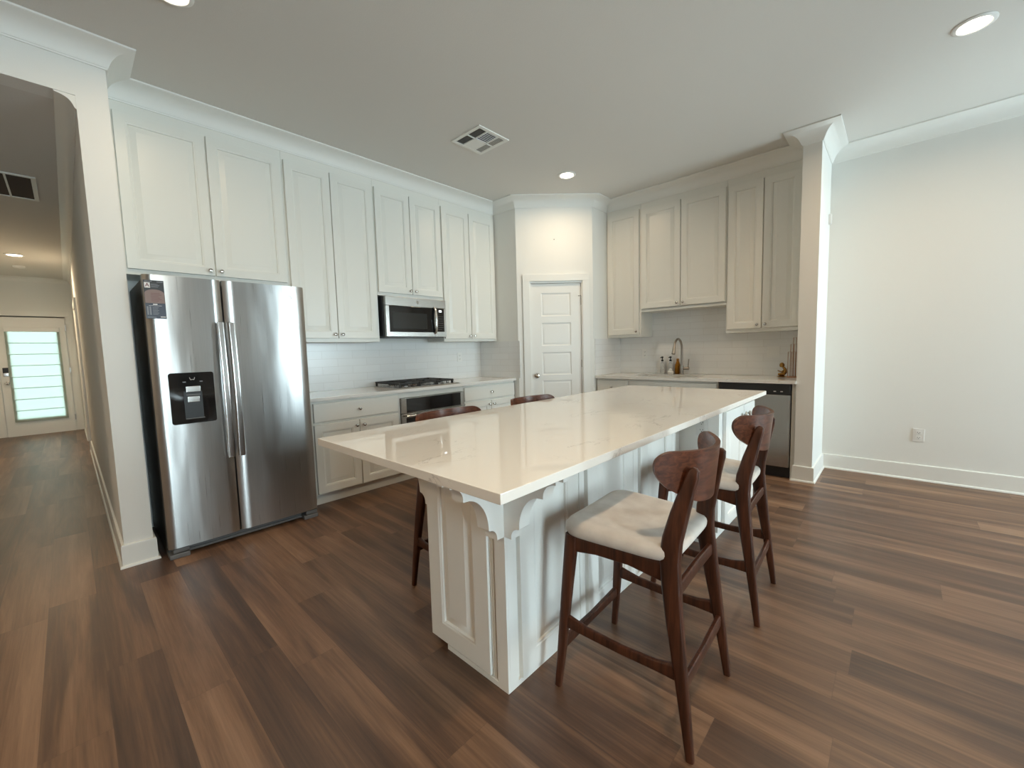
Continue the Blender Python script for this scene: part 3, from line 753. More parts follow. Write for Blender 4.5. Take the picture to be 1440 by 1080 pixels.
# brass figurine and wire rack at the right end of the back worktop
fx, fy, fz = 3.225, 4.575, 0.9145
t = thing('figurine', 'small brass figurine with a round head beside the wire rack', 'figurine', (fx, fy, fz))
b = MB().lathe((fx, fy, fz), VZ, [(0.036, 0), (0.038, 0.006), (0.030, 0.012)], 20)
obj('base', b, t, BRASS)
b = MB().sweep([(fx - 0.030, fy, fz + 0.028), (fx - 0.012, fy, fz + 0.026), (fx + 0.014, fy, fz + 0.030), (fx + 0.030, fy, fz + 0.050), (fx + 0.030, fy, fz + 0.075), (fx + 0.014, fy, fz + 0.098), (fx + 0.004, fy, fz + 0.108)],
               [(0.010, 0.010), (0.017, 0.016), (0.022, 0.020), (0.020, 0.019), (0.015, 0.015), (0.010, 0.010), (0.006, 0.006)], side=(0, 1, 0), n=14)
b.sweep([(fx + 0.026, fy - 0.008, fz + 0.070), (fx + 0.002, fy - 0.018, fz + 0.052), (fx - 0.018, fy - 0.016, fz + 0.058), (fx - 0.032, fy - 0.010, fz + 0.066)], [0.008, 0.007, 0.006, 0.004], n=10)
obj('body', b, t, BRASS)
obj('head', MB().lathe((fx + 0.002, fy, fz + 0.096), VZ, [(0.006, 0), (0.018, 0.006), (0.023, 0.020), (0.020, 0.036), (0.010, 0.046), (0.001, 0.049)], 18), t, BRASS)
t = thing('wire_rack', 'rose gold wire rack of stepped upright frames against the pillar', 'rack', (3.33, 4.58, 0.9145))
ry0, ry1 = 4.53, 4.63
def wire_loop(mb, x0, x1, y, z1):
    mb.sweep([(x0, y, fz + 0.004), (x0, y, z1), (x1, y, z1), (x1, y, fz + 0.004)], 0.0026, side=(0, 1, 0), n=8)
m = MB()
for (x0, x1, y, z1) in ((3.283, 3.408, ry0, 1.165), (3.296, 3.408, (ry0 + ry1) / 2, 1.240), (3.310, 3.408, ry1, 1.305)):
    wire_loop(m, x0, x1, y, z1)
    for k in range(1, 4): m.sweep([(x0 + (x1 - x0) * k / 4, y, fz + 0.004), (x0 + (x1 - x0) * k / 4, y, z1)], 0.0022, n=8)
obj('frame', m, t, COPPER)
obj('base', MB().box(3.275, 3.412, ry0 - 0.01, ry1 + 0.01, fz, fz + 0.010, 0.003), t, COPPER)

# ------------------------------------------------------------------ outlets, switches, sensor
def outlet(label, fr, w=0.072, h=0.117, kind='outlet', gang=1, group='white wall outlets'):
    c = fr[0]
    t = thing('wall_outlet' if kind == 'outlet' else 'light_switch', label, 'outlet' if kind == 'outlet' else 'switch', c, group)
    f0 = (fr[0], fr[1], fr[2], fr[3])
    obj('cover_plate', MB().fbox(f0, -w / 2, w / 2, -h / 2, h / 2, 0.0004, 0.006, 0.002), t, PLATE)
    if kind == 'outlet':
        for s in (-1, 1):
            r = MB().use(PLATE).fbox(f0, -0.017, 0.017, s * 0.0225 - 0.014, s * 0.0225 + 0.014, 0.006, 0.009, 0.003)
            r.use(SLOT)
            for (u, ww) in ((-0.007, 0.0012), (0.007, 0.0016)): r.fbox(f0, u - ww, u + ww, s * 0.0225 - 0.001, s * 0.0225 + 0.007, 0.009, 0.0094)
            r.fbox(f0, -0.0025, 0.0025, s * 0.0225 - 0.010, s * 0.0225 - 0.005, 0.009, 0.0094)
            obj('receptacle', r, t)
    else:
        for k in range(gang):
            u = (k - (gang - 1) / 2) * 0.046
            obj('rocker', MB().fbox(f0, u - 0.016, u + 0.016, -0.033, 0.033, 0.006, 0.010, 0.002), t, PLATE)
    return t
outlet('white duplex outlet low on the bare right wall', fr_y(YRW, 4.236, 0.407))
outlet('white outlet on the range wall tiles right of the cooktop', fr_x(0.009, 3.076, 1.185))
outlet('white outlet on the sink wall tiles left of the faucet', fr_y(YB, 1.695, 1.165))
outlet('white outlet under the island top on the side of its end cabinet', (Vector((3.205, 2.33, 0.757)), VX, VZ, -VY))
outlet('white double switch plate on the sink wall tiles near the figurine', fr_y(YB, 3.114, 1.163), 0.116, 0.117, 'switch', 2, None)
tag(obj('wall_sensor', MB().box(XW2, XW2 + 0.022, 4.688, 4.735, 2.362, 2.455, 0.005), None, PLATE), 'small white alarm sensor on the pillar side near the right wall corner', 'sensor')

# ------------------------------------------------------------------ ceiling vents, lamps, detector
t = thing('ceiling_vent', 'square white ceiling vent grille with dark slots above the kitchen', 'vent', (1.404, 2.23, CZ - 0.012))
vx0, vx1, vy0, vy1 = 1.226, 1.582, 2.058, 2.404
zf0, zf1 = CZ - 0.010, CZ - 0.0005
m = MB(); fwid = 0.030
m.box(vx0, vx1, vy0, vy0 + fwid, zf0, zf1, 0.002).box(vx0, vx1, vy1 - fwid, vy1, zf0, zf1, 0.002).box(vx0, vx0 + fwid, vy0 + fwid, vy1 - fwid, zf0, zf1, 0.002).box(vx1 - fwid, vx1, vy0 + fwid, vy1 - fwid, zf0, zf1, 0.002)
ix0, ix1, iy0, iy1 = vx0 + fwid, vx1 - fwid, vy0 + fwid, vy1 - fwid
iy_m = iy0 + 0.085; iy_n = iy1 - 0.075; ix_m = (ix0 + ix1) / 2
m.box(ix0, ix1, iy_m - 0.005, iy_m + 0.005, zf0, zf1).box(ix0, ix1, iy_n - 0.005, iy_n + 0.005, zf0, zf1).box(ix_m - 0.005, ix_m + 0.005, iy0, iy1, zf0, zf1)
obj('frame', m, t, TRIM)
obj('backing', MB().box(ix0, ix1, iy0, iy1, CZ - 0.0022, CZ - 0.0006), t, VENT_SHADOW)  # flat dark sheet in place of a shaded duct
def louvres(x0, x1, y0, y1, axis, tilt, nl, cover):
    m = MB()
    for k in range(nl):
        if axis == 'x':
            w = (y1 - y0) / nl; yc = y0 + (k + 0.5) * w; h = w * cover / 2
            m.raw([(x0, yc - h, zf0 + 0.001), (x1, yc - h, zf0 + 0.001), (x1, yc + h, zf0 + 0.001 + tilt), (x0, yc + h, zf0 + 0.001 + tilt), (x0, yc - h, zf0 + 0.0018), (x1, yc - h, zf0 + 0.0018), (x1, yc + h, zf0 + 0.0018 + tilt), (x0, yc + h, zf0 + 0.0018 + tilt)], [(0, 1, 2, 3), (4, 5, 6, 7), (0, 1, 5, 4), (1, 2, 6, 5), (2, 3, 7, 6), (3, 0, 4, 7)])
        else:
            w = (x1 - x0) / nl; xc = x0 + (k + 0.5) * w; h = w * cover / 2
            m.raw([(xc - h, y0, zf0 + 0.001), (xc - h, y1, zf0 + 0.001), (xc + h, y1, zf0 + 0.001 + tilt), (xc + h, y0, zf0 + 0.001 + tilt), (xc - h, y0, zf0 + 0.0018), (xc - h, y1, zf0 + 0.0018), (xc + h, y1, zf0 + 0.0018 + tilt), (xc + h, y0, zf0 + 0.0018 + tilt)], [(0, 1, 2, 3), (4, 5, 6, 7), (0, 1, 5, 4), (1, 2, 6, 5), (2, 3, 7, 6), (3, 0, 4, 7)])
    return m
for (a, b, c, d, ax, tl, nl, cv) in ((ix0, ix_m - 0.005, iy0, iy_m - 0.005, 'x', 0.005, 6, 0.28), (ix_m + 0.005, ix1, iy0, iy_m - 0.005, 'x', 0.005, 6, 0.28),
                                     (ix_m + 0.005, ix1, iy_m + 0.005, iy_n - 0.005, 'y', 0.003, 7, 0.05), (ix0, ix_m - 0.005, iy_m + 0.005, iy_n - 0.005, 'y', 0.002, 9, 0.95),
                                     (ix0, ix_m - 0.005, iy_n + 0.005, iy1, 'x', 0.003, 6, 0.8), (ix_m + 0.005, ix1, iy_n + 0.005, iy1, 'x', 0.003, 6, 0.8)):
    obj('louvre_bank', louvres(a, b, c, d, ax, tl, nl, cv), t, TRIM)
t = thing('return_grille', 'large white framed return air grille in the hall ceiling', 'vent', (-1.38, -0.67, HZ - 0.012))
hx0_, hx1_, hy0_, hy1_ = -1.745, -1.040, -0.975, -0.370
zf0, zf1 = HZ - 0.010, HZ - 0.0005
m = MB(); fwid = 0.028
m.box(hx0_, hx1_, hy0_, hy0_ + fwid, zf0, zf1, 0.002).box(hx0_, hx1_, hy1_ - fwid, hy1_, zf0, zf1, 0.002).box(hx0_, hx0_ + fwid, hy0_ + fwid, hy1_ - fwid, zf0, zf1, 0.002).box(hx1_ - fwid, hx1_, hy0_ + fwid, hy1_ - fwid, zf0, zf1, 0.002)
for k in (1, 2, 3): yy = hy1_ - fwid - k * 0.137; m.box(hx0_ + fwid, hx1_ - fwid, yy - 0.006, yy + 0.006, zf0, zf1)
obj('frame', m, t, TRIM)
obj('filter', MB().box(hx0_ + fwid, hx1_ - fwid, hy0_ + fwid, hy1_ - fwid, HZ - 0.0025, HZ - 0.0006), t, FILT)
tag(obj('smoke_detector', MB().lathe((-5.8, -0.70, HZ - 0.0005), -VZ, [(0.065, 0), (0.065, 0.018), (0.055, 0.030), (0.02, 0.034)], 28), None, PLATE), 'round white smoke detector on the hall ceiling beyond the lamp', 'detector')

def downlight(label, x, y, z, watts=LAMP_W, r=0.085):
    t = thing('ceiling_light', label, 'ceiling light', (x, y, z - 0.012), 'recessed ceiling lights')
    obj('trim_ring', MB().lathe((x, y, z - 0.0006), -VZ, [(r + 0.008, 0), (r + 0.008, 0.003), (r, 0.008), (r - 0.012, 0.009), (r - 0.018, 0.004)], 36, True, False), t, PLATE)
    obj('lens', MB().lathe((x, y, z - 0.0046), -VZ, [(r - 0.0185, 0), (r - 0.0185, 0.002), (r * 0.4, 0.0028), (0.004, 0.003)], 32), t, LENS)
    l = bpy.data.lights.new('lamp', 'AREA'); l.shape = 'DISK'; l.size = 2 * (r - 0.02); l.energy = watts; l.color = (1.0, 0.76, 0.50); l.spread = R(165)
    o = bpy.data.objects.new('lamp', l); COL.objects.link(o); o.parent = t; o.location = (0, 0, -0.004)
downlight('lit recessed ceiling light in front of the pantry door', 1.500, 3.360, CZ)
downlight('lit recessed ceiling light at the upper right, over the bare right wall', 4.328, 3.380, CZ, 17.0)
downlight('lit recessed ceiling light above the refrigerator, cut by the top edge', 1.415, 0.172, CZ, 7.0)
downlight('lit recessed ceiling light in the hall before the entry door', -4.83, -0.69, HZ, 22.0, 0.09)
downlight('recessed ceiling light behind the viewer, out of the picture', 4.328, 0.205, CZ, 21.0)
downlight('added recessed ceiling light, unseen far behind the viewer, in line with the refrigerator', 1.391, -2.95, CZ, 20.0)  # unseen lamp, added as warm fill on the island end
downlight('added recessed ceiling light, unseen far behind the viewer, in line with the bar stools', 4.328, -2.95, CZ, 20.0)  # second unseen fill lamp, added for faces turned to the viewer

# ------------------------------------------------------------------ refrigerator
RX, RY0, RY1, RZ = 0.792, 0.026, 0.938, 1.770
t = thing('refrigerator', 'stainless steel side-by-side refrigerator with black ice dispenser', 'refrigerator', (0.42, 0.482, 0))
obj('cabinet_body', MB().box(0.04, 0.705, RY0 + 0.004, RY1 - 0.004, 0.020, 1.752, 0.004), t, DKGREY)
obj('base_grille', MB().box(0.66, 0.735, RY0 + 0.11, RY1 - 0.11, 0.012, 0.058).box(0.735, 0.742, RY0 + 0.11, RY1 - 0.11, 0.014, 0.030), t, GREY)
for a, b in ((RY0 + 0.002, RY0 + 0.105), (RY1 - 0.105, RY1 - 0.002)):
    obj('front_foot', MB().box(0.65, 0.788, a, b, 0.0005, 0.030, 0.004).box(0.66, 0.775, a + 0.02, b, 0.032, 0.058, 0.004), t, GREY)
def bowed_door(y0, y1, z0, z1, hole=None):
    """door with a rounded front: edges curve back"""
    m = MB(); prof = []
    nseg = 16
    for i in range(nseg + 1):
        u = i / nseg; yy = y0 + (y1 - y0) * u
        e = min(u, 1 - u) * (y1 - y0)
        x = RX - 0.006 * (2 * u - 1) ** 2 - (0.012 * (1 - min(1, e / 0.012)) ** 2)
        prof.append((x, yy))
    poly = [(0.712, y0)] + prof + [(0.712, y1)]
    m.prism(poly, None, z0, z1, lambda p, z: Vector((p[0], p[1], z)))
    return m
dl = obj('door', bowed_door(RY0, 0.414, 0.066, RZ), t, STEEL, smooth=50)
dr = obj('door', bowed_door(0.424, RY1, 0.066, RZ), t, STEEL, smooth=50)
def fr_handle(par, y0, y1):
    m = MB(); ym = (y0 + y1) / 2; hw = (y1 - y0) / 2
    pts, sz = [], []
    for i in range(15):
        u = i / 14; z = 0.596 + (1.492 - 0.596) * u
        pts.append((RX + 0.034 + 0.022 * math.sin(math.pi * u), ym, z)); sz.append((hw, 0.009))
    m.sweep(pts, sz, side=(0, 1, 0), n=16, power=5)
    for z in (0.66, 1.43): m.box(RX - 0.004, RX + 0.036, ym - 0.012, ym + 0.012, z - 0.02, z + 0.02, 0.003)
    obj('handle', m, par, SATIN)
fr_handle(dl, 0.370, 0.407); fr_handle(dr, 0.431, 0.469)
# dispenser recessed look: dark panel with paddle cavity
m = MB().use(BLACKG)
fd = fr_x(RX - 0.003, 0.101, 0.850)
pw_, ph_ = 0.231, 0.323
def rounded(w, h, r):
    o = []
    for cx, cy, a0 in ((w - r, h - r, 0), (r, h - r, 90), (r, r, 180), (w - r, r, 270)):
        for i in range(6): a = R(a0 + i * 18); o.append((cx + r * math.cos(a), cy + r * math.sin(a)))
    return o
m.prism(rounded(pw_, ph_, 0.014), None, 0, 0.010, lambda p, n: at(fd, p[0], p[1], n))
m.use(BLACK).fbox(fd, 0.068, 0.163, 0.028, 0.205, 0.010, 0.0115)
m.use(SATIN).fbox(fd, 0.080, 0.155, 0.200, 0.237, 0.0115, 0.022, 0.003).fbox(fd, 0.085, 0.148, 0.135, 0.172, 0.0115, 0.018, 0.003)
m.use(GREY).fbox(fd, 0.080, 0.152, 0.178, 0.186, 0.0115, 0.026, 0.002).fbox(fd, 0.070, 0.165, 0.030, 0.034, 0.0115, 0.030)
m.use(STK_GREY)
for u in (0.068, 0.155): m.fbox(fd, u, u + 0.016, 0.262, 0.267, 0.010, 0.0104)
m.use(STK_WHITE)
O_ = fd
for (a, b) in (((0.104, 0.292), (0.110, 0.276)), ((0.110, 0.276), (0.118, 0.280)), ((0.118, 0.280), (0.126, 0.276)), ((0.126, 0.276), (0.131, 0.292))):
    m.sweep([at(fd, a[0], a[1], 0.0102), at(fd, b[0], b[1], 0.0102)], 0.0012, n=6)
obj('ice_dispenser', m, dl)
m = MB().use(STK_BLACK)
fs = fr_x(RX - 0.0005, 0.029, 1.507)
def sbox(mat, u0, u1, v0, v1, n): m.use(mat).fbox(fs, u0, u1, v0, v1, 0.0, n)
lab = obj  # keep the sticker as one mesh, every printed area its own face
m.fbox(fs, 0, 0.094, 0, 0.228, -0.006, 0.0006)
m.use(STK_BLUE).fbox(fs, 0.001, 0.093, 0.001, 0.090, 0.0006, 0.0008)
arch = [(0.002, 0.092), (0.092, 0.092), (0.092, 0.150)] + [(0.047 + 0.045 * math.cos(R(a)), 0.150 + 0.024 * math.sin(R(a))) for a in range(10, 171, 10)] + [(0.002, 0.150)]
m.use(STK_TAN).prism(arch, None, 0.0006, 0.0008, lambda p, n: at(fs, p[0], p[1], n))
m.use(STK_WHITE).fbox(fs, 0.004, 0.030, 0.182, 0.214, 0.0006, 0.0009)
for (a, b) in (((0.009, 0.189), (0.017, 0.209)), ((0.017, 0.209), (0.025, 0.189)), ((0.012, 0.196), (0.022, 0.196))):
    m.use(STK_RED).sweep([at(fs, a[0], a[1], 0.0009), at(fs, b[0], b[1], 0.0009)], [(0.0022, 0.0004)] * 2, side=(0, 0, 1), n=6)
m.use(STK_GREY).fbox(fs, 0.006, 0.040, 0.219, 0.223, 0.0006, 0.0008).fbox(fs, 0.062, 0.090, 0.217, 0.221, 0.0006, 0.0008)
for k in range(4): m.fbox(fs, 0.034, 0.066 + 0.004 * (k % 3), 0.186 + k * 0.006, 0.188 + k * 0.006, 0.0006, 0.0008)
for k in range(6): m.use(STK_RED).fbox(fs, 0.030, 0.066 + 0.006 * ((k * 2) % 3), 0.104 + k * 0.009, 0.1065 + k * 0.009, 0.0008, 0.001)
m.use(STK_WHITE).fbox(fs, 0.036, 0.056, 0.082, 0.088, 0.0008, 0.001).fbox(fs, 0.016, 0.076, 0.076, 0.0775, 0.0008, 0.001).fbox(fs, 0.066, 0.090, 0.008, 0.013, 0.0008, 0.001)
m.use(STK_GREY).fbox(fs, 0.006, 0.014, 0.022, 0.072, 0.0008, 0.001).fbox(fs, 0.018, 0.026, 0.022, 0.072, 0.0008, 0.001)
for k in range(6): m.fbox(fs, 0.032, 0.056 + 0.005 * (k % 2), 0.024 + k * 0.008, 0.027 + k * 0.008, 0.0008, 0.001)
m.fbox(fs, 0.006, 0.046, 0.006, 0.010, 0.0008, 0.001)
obj('energy_sticker', m, dl)
# faint oval emblem on the right door
m = MB(); fl = fr_x(RX - 0.0035, 0.815, 1.690)
pts = [at(fl, 0.022 * math.cos(R(a)) + 0.012, 0.012 * math.sin(R(a)) - 0.004, 0.0006) for a in range(-150, 151, 20)]
m.use(SATIN).sweep(pts, 0.0013, n=6)
m.use(GREY)
for k, w in enumerate((0.006, 0.004, 0.006, 0.003, 0.005, 0.004)): m.fbox(fl, -0.028 + k * 0.009, -0.028 + k * 0.009 + w, 0.004, 0.012 - 0.002 * (k % 2), 0.0, 0.001)
obj('emblem', m, dr)

# ------------------------------------------------------------------ microwave
MX, MY0, MY1, MZ0, MZ1 = 0.400, 1.846, 2.582, 1.424, 1.822
t = thing('microwave', 'stainless over-the-range microwave mounted under the short wall cabinet', 'microwave', (0.2, 2.214, MZ0))
obj('body', MB().box(0.0105, MX - 0.05, MY0 - 0.012, MY1 + 0.006, MZ0 + 0.006, MZ1, 0.003), t, BLACK)
fm = fr_x(MX - 0.049, 0, 0)
obj('top_panel', MB().fbox(fm, MY0, MY1, 1.732, MZ1 - 0.002, 0, 0.049, 0.004), t, STEEL2)
md = obj('door', MB().fbox(fm, MY0, 2.440, MZ0, 1.730, 0, 0.047, 0.004), t, STEEL2)
obj('window', MB().use(BLACKG).fbox(fm, 1.882, 2.428, 1.470, 1.728, 0.047, 0.0495, 0.002).use(WINDK).fbox(fm, 1.918, 2.326, 1.503, 1.665, 0.0495, 0.0500), md)
pts = [(MX + 0.004 + 0.034 * math.sin(math.pi * i / 12) ** 0.6, 2.425, 1.456 + (1.740 - 1.456) * i / 12) for i in range(13)]
obj('handle', MB().sweep(pts, (0.013, 0.008), side=(0, 1, 0), n=14, power=3), md, SATIN)
mc = obj('control_panel', MB().use(STEEL2).fbox(fm, 2.442, MY1, MZ0, 1.730, 0, 0.047, 0.003).use(BLACKG).fbox(fm, 2.448, 2.554, 1.478, 1.728, 0.047, 0.0485, 0.002), t)
obj('display', MB().fbox(fm, 2.486, 2.522, 1.690, 1.710, 0.0486, 0.0492), mc, DISP)
m = MB()
for r_ in range(7):
    for c_ in range(4 if r_ else 3): m.fbox(fm, 2.470 + c_ * 0.019, 2.480 + c_ * 0.019, 1.500 + r_ * 0.023, 1.505 + r_ * 0.023, 0.0486, 0.0489)
obj('keypad', m, mc, GREY)
obj('badge', MB().lathe(at(fm, 2.214, 1.776, 0.049), VX, [(0.016, 0), (0.016, 0.002), (0.013, 0.003)], 24), t, BRONZE)
obj('underside_vent', MB().box(0.03, MX - 0.02, MY0 + 0.03, MY1 - 0.03, MZ0 - 0.006, MZ0 + 0.004), t, DKGREY)

# ------------------------------------------------------------------ built-in oven and cooktop
t = thing('oven', 'built-in stainless oven with black glass below the cooktop', 'oven', (0.35, 2.212, 0.132))
obj('body', MB().box(0.05, 0.598, 1.832, 2.592, 0.134, 0.822), t, DKGREY)
fo = fr_x(0.601, 0, 0)
obj('control_panel', MB().use(STEEL2).fbox(fo, 1.829, 2.606, 0.676, 0.822, 0, 0.026, 0.003).use(BLACKG).fbox(fo, 1.882, 2.556, 0.682, 0.818, 0.026, 0.0275, 0.001), t)
od = obj('door', MB().use(STEEL2).fbox(fo, 1.829, 2.606, 0.150, 0.672, 0, 0.028, 0.003).use(BLACKG).fbox(fo, 1.872, 2.566, 0.200, 0.632, 0.028, 0.0295, 0.001), t)
obj('handle', MB().sweep([(0.667, 1.855, 0.652), (0.667, 2.585, 0.652)], 0.011, side=(0, 0, 1), n=14).box(0.628, 0.667, 1.875, 1.890, 0.645, 0.659).box(0.628, 0.667, 2.550, 2.565, 0.645, 0.659), od, SATIN)
t = thing('cooktop', 'gas cooktop with black cast iron grates on the range wall worktop', 'cooktop', (0.30, 2.225, 0.914))
cx0, cx1, cy0, cy1 = 0.075, 0.560, 1.845, 2.605
obj('tray', MB().box(cx0, cx1, cy0, cy1, 0.9145, 0.921, 0.003), t, STEEL2)
bur = [(0.20, 1.985, 0.032), (0.44, 1.985, 0.042), (0.31, 2.20, 0.052), (0.20, 2.405, 0.042), (0.44, 2.405, 0.032)]
for (bx_, by_, br_) in bur:
    obj('burner', MB().use(SATIN).lathe((bx_, by_, 0.9212), VZ, [(br_ + 0.012, 0), (br_ + 0.010, 0.010)], 22).use(IRON).lathe((bx_, by_, 0.9312), VZ, [(br_, 0), (br_, 0.011), (br_ - 0.01, 0.015)], 22), t)
gz = 0.958
for (a, b) in ((1.865, 2.09), (2.095, 2.305), (2.31, 2.53)):
    m = MB(); q = 0.0095
    x0_, x1_ = 0.095, 0.540
    def bar(p0, p1): m.sweep([p0, p1], (q, q), side=(0, 0, 1), n=8, power=4)
    bar((x0_, a + q, gz), (x1_, a + q, gz)); bar((x0_, b - q, gz), (x1_, b - q, gz)); bar((x0_, a, gz), (x0_, b, gz)); bar((x1_, a, gz), (x1_, b, gz))
    bar(((x0_ + x1_) / 2, a, gz), ((x0_ + x1_) / 2, b, gz))
    for xx in (0.20, 0.44): bar((xx, a, gz), (xx, a + 0.075, gz)); bar((xx, b - 0.075, gz), (xx, b, gz))
    ym = (a + b) / 2
    bar((x0_, ym, gz), (x0_ + 0.07, ym, gz)); bar((x1_ - 0.07, ym, gz), (x1_, ym, gz))
    for (xx, yy) in ((x0_, a + q), (x0_, b - q), (x1_, a + q), (x1_, b - q)): m.sweep([(xx, yy, gz), (xx, yy, 0.9213)], (q, q), side=(1, 0, 0), n=8, power=4)
    obj('grate', m, t, IRON)
for k in range(5):
    obj('knob', MB().use(SATIN).lathe((0.145 + k * 0.085, 2.567, 0.9212), VZ, [(0.021, 0), (0.021, 0.004), (0.018, 0.006), (0.017, 0.028), (0.014, 0.031)], 20), t)

# ------------------------------------------------------------------ dishwasher
t = thing('dishwasher', 'stainless dishwasher with black control strip beside the white pillar', 'dishwasher', (3.07, 4.43, 0))
x0, x1 = 2.760, 3.381
obj('body', MB().box(x0 + 0.004, x1 - 0.004, YBF + 0.01, YB - 0.004, 0.10, 0.880), t, DKGREY)
fy_ = fr_y(YBF + 0.008, 0, 0)
obj('door', MB().fbox(fy_, x0 + 0.012, x1 - 0.005, 0.108, 0.781, 0, 0.044, 0.005), t, STEEL2)
cp = obj('control_panel', MB().fbox(fy_, x0 + 0.012, x1 - 0.005, 0.784, 0.879, 0, 0.046, 0.006), t, BLACK)
m = MB()
for u in (3.245, 3.300, 3.310): m.fbox(fy_, u, u + 0.008 + 0.012 * (u < 3.3), 0.808, 0.816, 0.046, 0.0466)
obj('buttons', m, cp, STK_WHITE)
obj('kick_plate', MB().box(x0 + 0.004, x1 - 0.004, YBF + 0.02, YBF + 0.10, 0.002, 0.0995), t, BLACK)

# ------------------------------------------------------------------ island
IX0, IX1, IY0, IY1 = 2.312, 3.386, 0.374, 3.128
BX0, BX1, BY0, BY1 = 2.710, 3.066, 0.705, 3.095
t = thing('kitchen_island', 'white panelled kitchen island with scrolled corbels under the veined top', 'island', (2.85, 1.9, 0))
m = MB()
m.box(BX0, BX1, BY0, BY1, 0.001, 0.884)
m.box(2.62, BX0, BY0, 0.80, 0.026, 0.884)                         # end pilaster reaching out on the far side
obj('body', m, t, ISL)
obj('base_strip', MB().box(2.722, 3.078, 0.693, BY0, 0.001, 0.022).box(BX1, 3.078, BY0, 2.33, 0.001, 0.022), t, ISL)
fe = fr_y(BY0 - 0.0005, 0, 0)
obj('end_panel', MB().panel((at(fe, 2.618, 0.028), VX, VZ, -VY), 0.370, 0.855, 0.016, 0.080, 0.032), t, ISL)
m = MB()
for u in (2.992, 3.004, 3.016): m.fbox(fe, u, u + 0.009, 0.024, 0.884, 0, 0.006 + 0.0015 * (u == 3.004), 0.0015)
m.fbox(fe, 3.026, 3.078, 0.022, 0.884, 0, 0.0115)
m.box(BX1, 3.078, BY0, 0.748, 0.022, 0.884)
obj('corner_post', m, t, ISL)
fi = fr_x(BX1 + 0.0005, 0, 0)
for (a, b) in ((0.765, 1.150), (1.222, 1.656), (1.742, 2.165)):
    obj('side_panel', MB().panel((at(fi, a, 0.024), VY, VZ, VX), b - a, 0.858, 0.020, 0.080, 0.034), t, ISL)
for (a, b) in ((1.166, 1.206), (1.672, 1.726), (2.182, 2.240)):
    obj('stile', MB().fbox(fi, a, b, 0.022, 0.884, 0, 0.0125, 0.003), t, ISL)
# end cabinet facing the stools' side
m = MB().box(BX1, 3.303, 2.33, BY1, 0.10, 0.884).box(BX1, 3.255, 2.345, BY1, 0.001, 0.0995)
ec = obj('end_cabinet', m, t, ISL)
fc = fr_x(3.303, 0, 0)
for (a, b, k) in ((2.402, 2.790, 'R'), (2.798, 3.080, 'L')):
    fr = (at(fc, a, 0.112, 0.0015), VY, VZ, VX)
    d = obj('cabinet_door', MB().panel(fr, b - a, 0.735, 0.02, 0.058), t, ISL)
    knob(d, at(fr, (b - a - 0.045) if k == 'R' else 0.045, 0.735 - 0.062, 0.02), VX, 1.25)
def corbel_profile():
    p = [(0, 0), (0.262, 0), (0.262, 0.034), (0.232, 0.034)]
    def cove(a, b, n=9):
        (u0, h0), (u1, h1) = a, b                                   # from outer point a to inner point b; centre at (u0, h1)
        return [(u0 - (u0 - u1) * math.sin(math.pi / 2 * i / n), h1 - (h1 - h0) * math.cos(math.pi / 2 * i / n)) for i in range(1, n + 1)]
    p += cove((0.232, 0.050), (0.180, 0.098)); p.insert(4, (0.232, 0.050))
    p += [(0.180, 0.106)] + cove((0.172, 0.106), (0.072, 0.236)) + [(0.068, 0.240)] + cove((0.068, 0.240), (0.034, 0.276)) + [(0.034, 0.284), (0, 0.284)]
    return p
cpf = corbel_profile(); CT = 0.884
def corbel(kind):
    m = MB()
    if kind == 'front': m.prism(cpf, None, 3.020, 3.078, lambda p, d: Vector((d, 0.6925 - p[0], CT - p[1])))
    if kind == 'right': m.prism(cpf, None, 0.6935, 0.748, lambda p, d: Vector((3.0785 + p[0], d, CT - p[1])))
    if kind == 'left': m.prism(cpf, None, 0.7055, 0.765, lambda p, d: Vector((2.6195 - p[0], d, CT - p[1])))
    obj('corbel', m, t, ISL, smooth=25)
for k in ('front', 'right', 'left'): corbel(k)
tag(obj('island_countertop', MB().box(IX0, IX1, IY0, IY1, 0.885, 0.914, 0.0025), None, QUARTZ), 'long white veined quartz worktop on the kitchen island', 'countertop')

